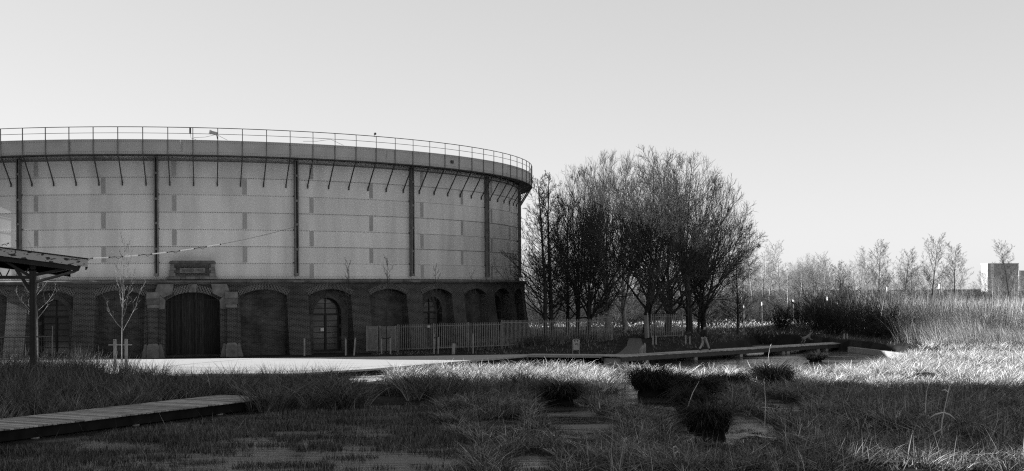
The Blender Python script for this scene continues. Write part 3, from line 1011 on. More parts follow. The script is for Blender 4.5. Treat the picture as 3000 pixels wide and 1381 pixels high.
for a, c_ in zip(us_[:-1], us_[1:]):
    gpoly([(a + 0.006, 5.41), (c_ - 0.006, 5.41), (c_ - 0.006, 5.61), (a + 0.006, 5.61)], -0.3, 0.09 + random.uniform(0, .01), 'gable_base_stone', 'stone_dark' if random.random() < 0.4 else 'stone')
tab = gpoly([(-0.86, 5.86), (0.86, 5.86), (0.86, 6.2), (-0.86, 6.2)], 0.0, 0.06, 'inscription_tablet', 'stone')
fc = bpy.data.curves.new('inscription', 'FONT')
fc.body = 'ANNO 1902'
fc.size = 0.3
fc.align_x = 'CENTER'
fc.align_y = 'CENTER'
fc.extrude = 0.02
fo = bpy.data.objects.new('inscription_font', fc)
C.objects.link(fo)
bpy.context.view_layer.update()
dg = bpy.context.evaluated_depsgraph_get()
me = bpy.data.meshes.new_from_object(fo.evaluated_get(dg))
bpy.data.objects.remove(fo)
me.name = 'inscription'
bpy_o = link('inscription', me, 'stone_dark', tab)
from mathutils import Matrix
org = G(0, 6.03, 0.07)
mw = Matrix(((gt[0], 0, gn[0], org[0]), (gt[1], 0, gn[1], org[1]), (0, 1, 0, org[2]), (0, 0, 0, 1)))
bpy_o.matrix_local = mw
me.transform(Matrix.Scale(0.92, 4, (1, 0, 0)))
bpy_o['label'] = 'raised letters ANNO 1902 on the stone tablet'

# small fittings on the gangway rail: things of their own
def rim_pt(deg, z, dr=0.0): return np.array(cyl(TG + radians(deg), RIM + dr, z))
p = rim_pt(3.2, 15.5)
fl = empty('floodlight', p, 'white floodlight clamped to the gangway rail of the gasholder', 'floodlight')
m = MB(); m.box((-0.18, -0.05, 0.1), (0.42, 0.3, 0.22), ((0.97, 0, -0.25), (0, 1, 0), (0.25, 0, 0.97))); m.build('lamp_housing', 'sign_white', fl)
m = MB(); m.box((-0.42, -0.05, 0.17), (0.08, 0.34, 0.28), ((0.97, 0, -0.25), (0, 1, 0), (0.25, 0, 0.97))); m.build('lamp_visor', 'tube', fl)
m = MB(); m.bar((0, 0, 0), (0.06, 0.0, -0.32), 0.04); m.build('bracket', 'steel_mid', fl)
p = rim_pt(0.05, 15.72, 0.05)
bx_ = empty('junction_box', p, 'small dark upright box fixed to a gangway rail post', 'box')
m = MB(); m.box((-0.1, 0, 0), (0.1, 0.12, 0.42)); m.build('box_body', 'steel_dark', bx_)
m = MB(); m.tube([(-0.1, 0, -0.2), (-0.05, 0, -0.5), (0.3, 0, -0.62)], 0.012, 5); m.build('cable', 'steel_dark', bx_)
p = rim_pt(25.2, 15.95)
cm_ = empty('dome_camera', p, 'small round dark camera standing on top of the gangway rail', 'camera')
m = MB(); m.tube([(0, 0, -0.05), (0, 0, 0.16)], 0.02, 6); m.build('stem', 'steel_dark', cm_)
m = MB(); m.tube([(0.05, 0, 0.1), (0.06, 0, 0.14), (0.06, 0, 0.22), (0.05, 0, 0.27)], [0.03, 0.1, 0.1, 0.04], 10); m.build('dome', 'steel_dark', cm_)
for k, (d0, d1, d2) in enumerate(((0.3, 3.2, 4.6), (14.6, 18.5, 20.4))):
    m = MB()
    pts = [rim_pt(d0, 15.25, 0.05), rim_pt((d0 + d1) / 2, 15.3, 0.05), rim_pt(d1, 15.5, 0.05), rim_pt((d1 + d2) / 2, 15.3, 0.05), rim_pt(d2, 15.12, 0.05)]
    m.tube(pts, 0.012, 5)
    tag(m.build('loose_cable', 'steel_dark'), ('thin cable drooping from the floodlight on the rim', 'thin cable tied to the rim rail below the dome camera')[k], 'cable')

# ------------------------------------------------------------------ strings of tube lamps
def garland(A, B, sag, n, label, skip=()):
    A, B = np.array(A), np.array(B)
    def at(t): return A + (B - A) * t - np.array([0, 0, sag * 4 * t * (1 - t)])
    root = empty('tube_lamp_string', A, label, 'string lights')
    m = MB(); m.tube([at(t) - A for t in np.linspace(0, 1, 40)], 0.012, 5); m.build('cable', 'steel_dark', root)
    for k in range(n):
        if k in skip: continue
        t0, t1 = (k + 0.18) / n, (k + 0.72) / n
        p, q = at(t0) - A, at(t1) - A
        m = MB(); m.tube([p, q], 0.034, 8); tu = m.build('lamp_tube', 'tube', root)
        m = MB(); m.tube([p + (p - q) * 0.05, p + (q - p) * 0.03], 0.045, 8); m.build('tube_cap', 'steel_dark', tu)
        m = MB(); m.tube([q + (p - q) * 0.03, q + (q - p) * 0.05], 0.045, 8); m.build('tube_cap', 'steel_dark', tu)
        m = MB()
        r2 = at((k + 1.15) / n) - A
        m.tube([q + (q - p) * 0.05, (q * 0.7 + r2 * 0.3) - (0, 0, 0.12), (q * 0.4 + r2 * 0.6) + (0, 0, 0.03), r2], 0.018, 5)
        m.build('lead', 'steel_dark', tu)
A = at_y(868, 664, 88.9)
Bp = at_y(150, 760, 73.5)
garland(A, Bp, 0.55, 9, 'string of white tube lamps hung from a stanchion to the canopy roof', skip=(0, 1, 2))
A2, B2 = at_y(52, 704, 89.0), at_y(-160, 742, 80)
garland(A2, B2, 0.2, 5, 'string of white tube lamps running from a stanchion behind the canopy roof edge')

# ------------------------------------------------------------------ canopy on the left
CY = 66.0
can = empty('platform_canopy', tuple(at_y(96, 765, CY + 1.2) * (1, 1, 0)), 'old steel platform canopy with peeling painted roof edge', 'canopy')
def cpart(m, name, mt, parent=None):
    o = m.build(name, mt)
    o.parent = parent or can
    if parent is None: o.location = -can.location
    return o
pR, pL = at_y(257, 757, CY), at_y(-220, 695, CY)
dv = (pR - pL); dv /= np.linalg.norm(dv)
upv = np.array([0, 0, 1.0])
DEP = 6.3
def roof_pt(t, y, dz): # t metres from the right end along the slope to the left
    p = pR - dv * t
    return np.array([p[0] - 0.345 * y, CY + y, p[2] + dz])
def slab(t0, t1, y0, y1, z0, z1):
    m = MB()
    m.hexa([roof_pt(t0, y0, z0), roof_pt(t0, y1, z0), roof_pt(t1, y1, z0), roof_pt(t1, y0, z0), roof_pt(t0, y0, z1), roof_pt(t0, y1, z1), roof_pt(t1, y1, z1), roof_pt(t1, y0, z1)])
    return m
cpart(slab(-0.04, 8.3, -0.06, DEP, -0.06, 0.0), 'roof_felt', 'roof_felt')
cpart(slab(0.0, 8.3, -0.03, 0.03, -0.46, -0.065), 'verge_board', 'peeling')
cpart(slab(0.45, 8.3, 0.05, 0.16, -0.72, -0.47), 'edge_beam', 'steel_dark')
cpart(slab(0.0, 0.06, 0.04, DEP, -0.5, -0.062), 'eaves_board', 'plank_dark')
for k in range(12):
    cpart(slab(0.1 + 0.68 * k, 0.16 + 0.68 * k, 0.2, DEP, -0.3, -0.062), 'roof_joist', 'plank_dark')
cpart(slab(0.7, 8.3, 0.2, DEP, -0.34, -0.305), 'soffit', 'plank_dark')
cpart(slab(0.9, 8.3, DEP - 0.12, DEP, -1.0, -0.35), 'rear_beam', 'plank_dark')
colx = at_y(96, 765, CY + 0.3)
bz = -0.3
for s in (-1, 1):
    m = MB(); m.box((colx[0] + s * 0.115, CY + 0.3, (bz + colx[2] - 0.5) / 2), (0.06, 0.24, colx[2] - 0.5 - bz)); cpart(m, 'column_channel', 'steel_dark')
m = MB(); m.box((colx[0], CY + 0.3, (bz + colx[2] - 0.5) / 2), (0.17, 0.16, colx[2] - 0.5 - bz - 0.02)); cpart(m, 'column_web', 'steel_dark')
def pp(x, y, d=0.3): return at_y(x, y, CY + d)
for a, b, w in (((10, 762), (92, 812), 0.09), ((48, 790), (88, 850), 0.12), ((104, 806), (204, 786), 0.11)):
    m = MB(); m.bar(pp(*a), pp(*b), w, 0.14); cpart(m, 'brace', 'steel_dark')
m = MB(); m.bar(pp(-200, 813), pp(92, 813), 0.14, 0.17); cpart(m, 'tie_beam', 'steel_dark')
for a, b in (((0, 798), (6, 812)), ((28, 790), (17, 812)), ((84, 786), (73, 806))):
    m = MB(); m.bar(pp(*a), pp(*b), 0.05); cpart(m, 'truss_web', 'steel_dark')
m = MB()
m.add([pp(80, 762, .42), pp(112, 766, .42), pp(104, 790, .42), pp(90, 790, .42)], [(0, 1, 2, 3)]); cpart(m, 'gusset_plate', 'steel_dark')
m = MB(); m.tube([pp(231, 768, 0.25), pp(232, 782, 0.25), pp(228, 790, 0.25), pp(217, 796, 0.25), pp(104, 827, 0.25)], 0.075, 10); cpart(m, 'drain_pipe', 'steel_mid')
for x, y in ((202, 790), (208, 788)):
    m = MB(); m.bar(pp(x, y), pp(x, y + 10), 0.035); cpart(m, 'pipe_hanger', 'steel_mid')
# low rail of site fencing under the canopy
sf = empty('site_fence', tuple(at_y(152, 1000, 67.5) * (1, 1, 0)), 'temporary mesh fence panel with tubular frame beneath the canopy', 'fence')
f0, f1 = at_y(-60, 991, 67.5), at_y(152, 986, 67.5)
gz = -0.05
def fpart(m, name, mt):
    o = m.build(name, mt, sf); o.location = -sf.location
m = MB(); m.tube([f0, f1], 0.035, 8); fpart(m, 'top_tube', 'fence')
for p in (f1, f1 - (2.0, 0, 0)):
    m = MB(); m.tube([(p[0], p[1], gz), (p[0], p[1], p[2] + 0.02)], 0.03, 8); fpart(m, 'upright', 'fence')
m = MB(); m.tube([(f1[0] + 0.03, f1[1], gz), (f1[0] + 0.03, f1[1], f1[2] + 0.55)], 0.025, 8); fpart(m, 'stay_pole', 'fence')
for k in range(1, 26):
    x = f1[0] - k * 0.14
    m = MB(); m.bar((x, f1[1], gz + 0.1), (x, f1[1], f1[2]), 0.012); fpart(m, 'mesh_wire', 'steel_mid')
for z in np.linspace(0.3, f1[2] - 0.2, 6):
    m = MB(); m.bar((f0[0], f1[1], z), (f1[0], f1[1], z), 0.012); fpart(m, 'mesh_wire', 'steel_mid')

# ------------------------------------------------------------------ picket fence beside the gasholder
POSTS = [(1166, 0.12, 1028, 952), (1271, 0.2, 1025, 949), (1372, 0.26, 1021, 946), (1471, 0.3, 1017, 939), (1567, 0.35, 1010, 938), (1663, 0.4, 1006, 936), (1755, 0.42, 1003, 925), (1793, 0.42, 1001, 925)]
PW = []
for (x, z, yb, yt) in POSTS:
    b = at_z(x, yb, z)
    t = at_y(x, yt, b[1])
    PW.append((b, t[2]))
fence = empty('picket_fence', tuple(PW[0][0]), 'long grey steel picket fence stepping up beside the gasholder towards the path', 'fence')
def fchild(m, name, mt, root):
    o = m.build(name, mt, root); o.location = -root.location
    return o
for b, zt in PW:
    m = MB(); m.box((b[0], b[1], (zt + 0.03 + b[2] - 0.3) / 2), (0.1, 0.1, zt + 0.03 - b[2] + 0.3)); fchild(m, 'fence_post', 'fence', fence)
for (b0, z0), (b1, z1) in zip(PW[:-1], PW[1:]):
    zt = max(z0, z1) if abs(z1 - z0) > 0.12 else (z0 + z1) / 2
    L_ = np.linalg.norm((b1 - b0)[:2])
    n = max(2, int(round(L_ / 0.145)))
    step = abs(z1 - z0) > 0.12
    ta, tb = (z0, z0) if step else (z0, z1)
    dxy = (b1 - b0); dxy[2] = 0; dxy /= np.linalg.norm(dxy)
    for zo, nm in ((-0.17, 'top_rail'), (None, 'bottom_rail')):
        pa = np.array([b0[0], b0[1], ta + zo if zo else b0[2] + 0.12]); pb = np.array([b1[0], b1[1], tb + zo if zo else b1[2] + 0.12])
        m = MB(); m.bar(pa, pb, 0.04, 0.05); fchild(m, nm, 'fence', fence)
    for k in range(1, n):
        q = b0 + (b1 - b0) * k / n
        zt = ta + (tb - ta) * k / n
        m = MB(); m.box((q[0], q[1] - 0.03, (q[2] + 0.06 + zt) / 2), (0.045, 0.02, zt - q[2] - 0.06), (dxy, (-dxy[1], dxy[0], 0), (0, 0, 1))); fchild(m, 'picket', 'fence', fence)
m = MB(); m.box(PW[1][0] + (-0.35, -0.08, 1.7), (0.2, 0.06, 0.16)); fchild(m, 'lock_box', 'sign_white', fence)
# two gate leaves at the near end
def leaf(xa, xb, ya, yb, yta, Ya, Yb, n, label):
    a, b = at_y(xa, ya, Ya), at_y(xb, yb, Yb)
    at_, bt_ = at_y(xa, yta, Ya)[2], at_y(xb, yta, Yb)[2]
    g = empty('fence_gate', tuple(a), label, 'gate')
    for p, zt in ((a, at_), (b, bt_)):
        m = MB(); m.box((p[0], p[1], (zt + p[2]) / 2), (0.09, 0.09, zt - p[2])); fchild(m, 'gate_stile', 'fence', g)
    for zo in (0.12, -0.2):
        pa, pb = a.copy(), b.copy()
        pa[2] = a[2] + zo if zo > 0 else at_ + zo
        pb[2] = b[2] + zo if zo > 0 else bt_ + zo
        m = MB(); m.bar(pa, pb, 0.05, 0.09); fchild(m, 'gate_rail', 'fence', g)
    for k in range(1, n):
        q = a + (b - a) * k / n
        zt = at_ + (bt_ - at_) * k / n - 0.02
        m = MB(); m.box((q[0], q[1] - 0.05, (q[2] + 0.03 + zt) / 2), (0.042, 0.02, zt - q[2] - 0.03)); fchild(m, 'gate_bar', 'fence', g)
leaf(1075, 1106, 1030, 1031, 955, 92.6, 93.6, 14, 'steel gate leaf swung open with closely overlapping bars')
leaf(1114, 1160, 1030, 1029, 955, 93.6, 93.4, 15, 'steel gate leaf of closely set bars shut against the fence end')
# short fence run on the mound with its leaning solid door
Yr = 101.0
ra, rb = at_y(1909, 990, Yr), at_y(2000, 986, Yr)
rt = at_y(1909, 921, Yr)[2]; rt2 = at_y(2000, 918, Yr)[2]
rf = empty('picket_fence', tuple(ra), 'short grey steel picket fence standing on the mound among the trees', 'fence')
for p, zt in ((ra, rt), (rb, rt2)):
    m = MB(); m.box((p[0], p[1], (zt + p[2] - 0.4) / 2), (0.1, 0.1, zt - p[2] + 0.4)); fchild(m, 'fence_post', 'fence', rf)
m = MB(); m.bar((ra[0], ra[1], rt - 0.2), (rb[0], rb[1], rt2 - 0.2), 0.04, 0.05); fchild(m, 'top_rail', 'fence', rf)
m = MB(); m.bar((ra[0], ra[1], ra[2] + .1), (rb[0], rb[1], rb[2] + .1), 0.04, 0.05); fchild(m, 'bottom_rail', 'fence', rf)
for k in range(1, 17):
    q = ra + (rb - ra) * k / 17
    m = MB(); m.box((q[0], q[1] - 0.03, (q[2] + rt) / 2), (0.045, 0.02, rt - q[2])); fchild(m, 'picket', 'fence', rf)
la, lb = at_y(1889, 992, 100.6), at_y(1903, 990, 101.4)
lt = at_y(1889, 925, 100.6)[2]
m = MB()
m.hexa([la, lb, lb + (0.05, -0.05, 0), la + (0.05, -0.05, 0)] + [np.array([p[0] - 0.12, p[1], lt]) for p in (la, lb, lb + (0.05, -0.05, 0), la + (0.05, -0.05, 0))])
gd = empty('sheet_gate', tuple(la), 'plain grey sheet metal gate leaf leaning beside the fence on the mound', 'gate')
fchild(m, 'door_sheet', 'steel_mid', gd)
m = MB(); m.bar(la + (-0.1, -0.12, 1.75), lb + (-0.1, -0.12, 1.75), 0.04, 0.06); fchild(m, 'cross_rail', 'fence', gd)
m = MB(); m.bar(at_y(1900, 990, 100.4), at_y(1897, 917, 100.4), 0.09, 0.05); fchild(m, 'hinge_post', 'post_wood', gd)

# ------------------------------------------------------------------ litter bin, stakes, stump
bb_ = at_z(1688, 1038, 0.0)
bn = empty('litter_bin', tuple(bb_), 'pale litter bin on two legs with scrawled marks beside the promenade', 'bin')
def at_bin(m, name, mt, parent=None): 
    o = m.build(name, mt, parent or bn); return o
for s in (-1, 1):
    m = MB(); m.tube([(s * 0.24, 0, -0.05), (s * 0.24, 0, 0.95), (s * 0.18, 0, 1.03), (0, 0, 1.05)], 0.022, 6); at_bin(m, 'frame_leg', 'bin_body')
m = MB(); m.hexa([(-0.19, -0.14, 0.3), (0.19, -0.14, 0.3), (0.19, 0.14, 0.3), (-0.19, 0.14, 0.3), (-0.21, -0.17, 0.86), (0.21, -0.17, 0.86), (0.21, 0.15, 0.98), (-0.21, 0.15, 0.98)]); body = at_bin(m, 'bin_body', 'bin_body')
for s in (-1, 1):
    m = MB(); m.hexa([(s * 0.1 - 0.07, -0.12, 0.875), (s * 0.1 + 0.07, -0.12, 0.875), (s * 0.1 + 0.07, 0.1, 0.96), (s * 0.1 - 0.07, 0.1, 0.96), (s * 0.1 - 0.07, -0.12, 0.885), (s * 0.1 + 0.07, -0.12, 0.885), (s * 0.1 + 0.07, 0.1, 0.97), (s * 0.1 - 0.07, 0.1, 0.97)]); at_bin(m, 'bin_opening', 'frame_dark', body)
def scrawl(pts):
    m = MB(); m.tube([(x, -0.168 + (0.86 - z) * 0.045, z) for x, z in pts], 0.012, 4); at_bin(m, 'scrawl', 'frame_dark', body)
scrawl([(-0.02 + 0.045 * cos(a), 0.71 + 0.04 * sin(a)) for a in np.linspace(0, 2 * pi, 10)])
scrawl([(-0.09, 0.66), (0.03, 0.77)])
scrawl([(0.13, 0.8), (0.07, 0.74), (0.08, 0.66), (0.13, 0.65), (0.14, 0.7), (0.1, 0.71)])
scrawl([(0.1, 0.62), (0.15, 0.58), (0.11, 0.53)])

def stake(x, yb, yt, Y, w, label, name='stake_post', lean=0.0, m='post_wood', group=None, cat='post'):
    b, t = at_y(x, yb, Y), at_y(x + lean, yt, Y)
    b[2] = float(height(b[0], b[1])) - 0.05
    mb = MB(); mb.bar((0, 0, 0), t - b, w, w, up=(0, 1, 0))
    o = mb.build(name, m)
    o.location = b
    return tag(o, label, cat, group)
stake(1328, 1040, 1007, 91.0, 0.22, 'stout weathered timber post with a chamfered head at the promenade edge', 'timber_post', 2)
stake(892, 1033, 992, 90.3, 0.10, 'single pale stake standing before the brick pier beside the glazed door')
stake(1037, 1034, 990, 90.3, 0.10, 'leaning pale stake beside the glazed door nearer the fence gate', lean=4)
stake(1013, 1034, 990, 90.3, 0.10, 'upright pale stake beside the glazed door holding the black strap', lean=0)
for x, lab in ((1118, 'pale stake on the hinge side of the strap across the shut fence gate'), (1144, 'pale stake on the latch side of the strap across the shut fence gate'), (1272, 'taller pale stake of the close pair before the picket fence'), (1284, 'shorter pale stake of the close pair before the picket fence'), (1386, 'single pale round stake before the picket fence where it steps up')):
    stake(x, 1034, (990 if x < 1200 else 980 if x == 1272 else 988 if x < 1300 else 978), 91.6, 0.085, lab)
for x, yt in ((1913, 984), (1922, 984), (2009, 983), (2021, 986)):
    stake(x, 1032, yt, 96.5, 0.09, 'pale tree stake standing in the dark bank behind the footbridge', group='stakes on the bank behind the footbridge')
for x in (2473, 2482):
    stake(x, 1010, 978, 104, 0.1, 'timber mooring pile standing beyond the far end of the footbridge', 'mooring_pile', group='piles at the bridge end')
# straps between stakes
for xa, xb, y, Y in ((1013, 1039, 992, 90.2), (1118, 1144, 990, 91.5), (1272, 1282, 988, 91.5)):
    m = MB(); a, b = at_y(xa, y, Y), at_y(xb, y, Y)
    m.tube([(0, 0, 0), (b - a) * 0.3 - (0, 0, 0.06), (b - a) * 0.7 - (0, 0, 0.04), (b - a) + (0, 0, 0.03)], 0.035, 6)
    o = m.build('tree_strap', 'frame_dark'); o.location = a
    tag(o, {1013: 'black rubber strap between the stakes by the glazed door', 1118: 'black rubber strap across the shut fence gate', 1272: 'short black strap between two stakes before the pickets'}[xa], 'strap')
# broken stump beside the gravel path
sb_ = at_z(1879, 1037, 0.06)
m = MB()
n = 9
for z, r in ((-0.1, 0.26), (0.25, 0.24), (0.62, 0.17)):
    pass
m.tube([(-0.05, 0, -0.1), (-0.02, 0, 0.15), (0.08, 0.02, 0.42), (0.16, 0.02, 0.6)], [0.2, 0.17, 0.12, 0.03], 9)
m.tube([(0.2, 0.05, -0.1), (0.22, 0.05, 0.3), (0.24, 0.05, 0.62), (0.23, 0.05, 0.74)], [0.12, 0.11, 0.09, 0.04], 8)
o = m.build('tree_stump', 'bark_sap', None, True); o.location = sb_
tag(o, 'split weathered tree stump at the edge of the gravel path', 'stump')

# ------------------------------------------------------------------ near boardwalk (planks one by one)
def walk_line(s): return np.array([-17.55, 44.0]) + np.array([0.480, 0.877]) * s
wd, wnrm = np.array([0.480, 0.877]), np.array([-0.877, 0.480])
HWID = 1.55
bwk = empty('boardwalk', (walk_line(0)[0], walk_line(0)[1], 0), 'long grey plank boardwalk crossing the dark near marsh', 'boardwalk')
def wpart(m, name, mt):
    o = m.build(name, mt, bwk); o.location = -bwk.location; return o
NPL = 112
for k in range(NPL):
    s = -9.5 + k * 0.2
    c = walk_line(s)
    z = -0.03 + random.uniform(-0.006, 0.006)
    ex = random.uniform(-0.025, 0.025)
    m = MB()
    m.box((c[0] - wnrm[0] * ex, c[1] - wnrm[1] * ex, z), (0.168, 2 * HWID, 0.05), ((wd[0], wd[1], 0), (wnrm[0], wnrm[1], 0), (0, 0, 1)))
    wpart(m, 'plank', 'deck_plank')
for off in (-1.38, 0, 1.38):
    a, b = walk_line(-9.5) + wnrm * off, walk_line(12.7) + wnrm * off
    m = MB(); m.bar((a[0], a[1], -0.24), (b[0], b[1], -0.24), 0.12, 0.36); wpart(m, 'bearer', 'plank_dark')
for px_, py_ in ((175, 1292), (418, 1250), (610, 1215)):
    q = at_z(px_, py_, -0.48)
    s = (q[0] + 17.55) * wd[0] + (q[1] - 44) * wd[1]
    for off in (-1.4, 1.3):
        c = walk_line(s) + wnrm * off
        m = MB(); m.box((c[0], c[1], -0.62), (0.22, 0.22, 0.4)); wpart(m, 'pile_block', 'concrete')

# ------------------------------------------------------------------ footbridge over the water
b0, b1 = np.array([7.2, 84.2]), np.array([31.2, 107.6])
bd = (b1 - b0) / np.linalg.norm(b1 - b0); bnm = np.array([-bd[1], bd[0]])
BL = np.linalg.norm(b1 - b0)
BZ = 0.1
fb = empty('footbridge', (b0[0], b0[1], 0), 'low timber footbridge on short piers crossing the still water', 'footbridge')
def bpart(m, name, mt):
    o = m.build(name, mt, fb); o.location = -fb.location; return o
n = int(BL / 0.2)
for k in range(n):
    c = b0 + bd * (0.1 + k * 0.2) + bnm * 0.9
    m = MB(); m.box((c[0], c[1], BZ - 0.03 + random.uniform(-.004, .004)), (0.185, 1.9, 0.05), ((bd[0], bd[1], 0), (bnm[0], bnm[1], 0), (0, 0, 1))); bpart(m, 'plank', 'deck_plank')
for off in (0.05, 1.75):
    a, b = b0 + bnm * off, b1 + bnm * off
    m = MB(); m.bar((a[0], a[1], BZ - 0.2), (b[0], b[1], BZ - 0.2), 0.1, 0.28); bpart(m, 'side_beam', 'steel_dark')
for x in (1835, 1898, 2041, 2174, 2298, 2312, 2400, 2425, 2506):
    p = at_z(x, 1030, 0)
    # where the sight line meets the bridge's near side
    u, v = ray(x, 1030)
    k = u / FPX
    t = (b0[0] - k * b0[1]) / (k * bd[1] - bd[0])
    c = b0 + bd * t
    w = 0.55 if x in (1835,) else 0.34
    m = MB(); m.box((c[0] + bnm[0] * 0.9, c[1] + bnm[1] * 0.9, -0.45), (w, 1.7, 0.8), ((bd[0], bd[1], 0), (bnm[0], bnm[1], 0), (0, 0, 1))); bpart(m, 'pier', 'concrete')
# concrete retaining edge beyond the bridge
m = MB()
q = [at_z(2488, 1030, -0.4), at_z(2570, 1040, -0.4), at_z(2690, 1056, -0.4)]
root = empty('retaining_wall', tuple(q[0]), 'low pale concrete retaining wall at the water beyond the footbridge', 'wall')
for a, b in zip(q[:-1], q[1:]):
    m = MB(); m.bar(a + (0, 0, 0.05), b + (0, 0, 0.05), 0.25, 0.62); o = m.build('wall_block', 'concrete', root); o.location = -root.location

# ------------------------------------------------------------------ brick hall added out of frame left, sized to shade the near marsh
hall = empty('added_shade_hall', (-60, 40, 0), 'unseen tall brick hall with a lower wing, added to shade the marsh', 'building')
for (x0, x1, y0, y1, h) in ((-60, -34, 49.5, 72.0, 32.5), (-60, -34, 4, 49.4, 20.3)):  # block heights and edges set by the shade they cast
    m = MB()
    c = [(x0, y0), (x1, y0), (x1, y1), (x0, y1)]
    for (a, b) in zip(c, c[1:] + c[:1]):
        L_ = math.hypot(b[0] - a[0], b[1] - a[1])
        m.quad((a[0] + 60, a[1] - 40, -0.5), (b[0] + 60, b[1] - 40, -0.5), (b[0] + 60, b[1] - 40, h), (a[0] + 60, a[1] - 40, h), ((0, 0), (L_, 0), (L_, h), (0, h)))
    m.build('hall_wall', 'brick', hall)
    m = MB(); m.box(((x0 + x1) / 2 + 60, (y0 + y1) / 2 - 40, h + 0.1), (x1 - x0 + 0.6, y1 - y0 - 0.1, 0.3)); m.build('hall_roof', 'roof_felt', hall)
    ny_ = int((y1 - y0) / 5)
    for k in range(ny_):
        for z in np.arange(3, h - 3, 5.2):
            yc = y0 + (k + 0.5) * (y1 - y0) / ny_
            m = MB(); m.box((x1 + 60 + 0.02, yc - 40, z + 1.4), (0.1, 1.8, 2.8)); wf = m.build('hall_window', 'frame_dark', hall)
            m = MB(); m.box((x1 + 60 + 0.06, yc - 40, z + 1.4), (0.06, 1.5, 2.5)); m.build('window_pane', 'glass', wf)

# ------------------------------------------------------------------ trees
def norm(v): return v / np.maximum(np.linalg.norm(v, axis=-1, keepdims=True), 1e-9)

class TreeGrower:
    def __init__(self, seed):
        self.r = np.random.default_rng(seed)
        self.out = {}
    def grow(self, P, D, L, R, segs, up, wig, taper, key, sides, droop=0.0):
        n = len(P)
        pts = np.empty((n, segs + 1, 3)); pts[:, 0] = P
        d = norm(D)
        tans = np.empty((n, segs + 1, 3)); tans[:, 0] = d
        for k in range(segs):
            d = norm(d + np.array([0, 0, 1.0]) * up / segs + self.r.normal(0, wig, (n, 3)))
            pts[:, k + 1] = pts[:, k] + d * (L / segs)[:, None]
            tans[:, k + 1] = d
        t = np.linspace(0, 1, segs + 1)
        rad = R[:, None] * (1 - (1 - taper) * t[None])
        self.emit(pts, tans, rad, key, sides)
        return pts, tans, rad
    def emit(self, pts, tans, rad, key, s):
        n, k, _ = pts.shape
        h = np.where(np.abs(tans[..., 2:3]) < 0.9, np.array([0, 0, 1.0]), np.array([1.0, 0, 0]))
        a = norm(np.cross(tans, h)); b = np.cross(tans, a)
        ang = 2 * pi * np.arange(s) / s
        ring = pts[:, :, None] + rad[:, :, None, None] * (np.cos(ang)[None, None, :, None] * a[:, :, None] + np.sin(ang)[None, None, :, None] * b[:, :, None])
        idx = np.arange(n * k * s).reshape(n, k, s)
        q = np.stack([idx[:, :-1], np.roll(idx[:, :-1], -1, 2), np.roll(idx[:, 1:], -1, 2), idx[:, 1:]], -1).reshape(-1, 4)
        V_, F_, off = self.out.setdefault(key, [[], [], 0])
        V_.append(ring.reshape(-1, 3)); F_.append(q + off)
        self.out[key][2] = off + n * k * s
    def spawn(self, pts, tans, rad, L, m, f0, f1, ang0, ang1, ratio, rr, shape=0.5, flat=0.0, minr=0.006):
        n, k, _ = pts.shape
        f = f0 + (f1 - f0) * (np.arange(m)[None] + self.r.random((n, m))) / m
        x = f * (k - 1)
        i = np.minimum(x.astype(int), k - 2); w = (x - i)[..., None]
        ar = np.arange(n)[:, None]
        P = pts[ar, i] * (1 - w) + pts[ar, i + 1] * w
        T = norm(tans[ar, i] * (1 - w) + tans[ar, i + 1] * w)
        r_ = rad[ar, i] * (1 - w[..., 0]) + rad[ar, i + 1] * w[..., 0]
        az = self.r.random((n, 1)) * 2 * pi + np.arange(m)[None] * 2.39996 + self.r.normal(0, 0.4, (n, m))
        h = np.where(np.abs(T[..., 2:3]) < 0.95, np.array([0, 0, 1.0]), np.array([1.0, 0, 0]))
        a = norm(np.cross(T, h)); b = np.cross(T, a)
        side = np.cos(az)[..., None] * a + np.sin(az)[..., None] * b
        th = self.r.uniform(ang0, ang1, (n, m))[..., None]
        D = norm(np.cos(th) * T + np.sin(th) * side)
        D[..., 2] *= (1 - flat)
        Ln = L[:, None] * ratio * (1 - shape * (f - f0) / max(1e-6, f1 - f0)) * self.r.uniform(0.65, 1.15, (n, m))
        Rn = np.maximum(r_ * rr * self.r.uniform(0.7, 1.0, (n, m)), minr)
        return P.reshape(-1, 3), D.reshape(-1, 3), Ln.reshape(-1), Rn.reshape(-1)
    def clamp(self, P, D, L, cen, rad, reach=None, lo=0.25):
        """shorten (or, with reach, set) branch lengths so that tips end at an ellipsoid crown"""
        p = (P - cen) / rad
        d = norm(D) / rad
        a = (d * d).sum(1); b = 2 * (p * d).sum(1); c = (p * p).sum(1) - 1
        disc = np.maximum(b * b - 4 * a * c, 0)
        t = np.maximum((-b + np.sqrt(disc)) / (2 * a), 0)
        t = np.where(c > 0, 0, t) * self.r.uniform(0.86, 1.06, len(P))
        return np.maximum(lo, t * reach) if reach else np.clip(L, lo, np.maximum(t, lo))
    def meshes(self, prefix):
        return {k: np_mesh(prefix + '_' + k, np.concatenate(v[0]), np.concatenate(v[1])) for k, v in self.out.items()}

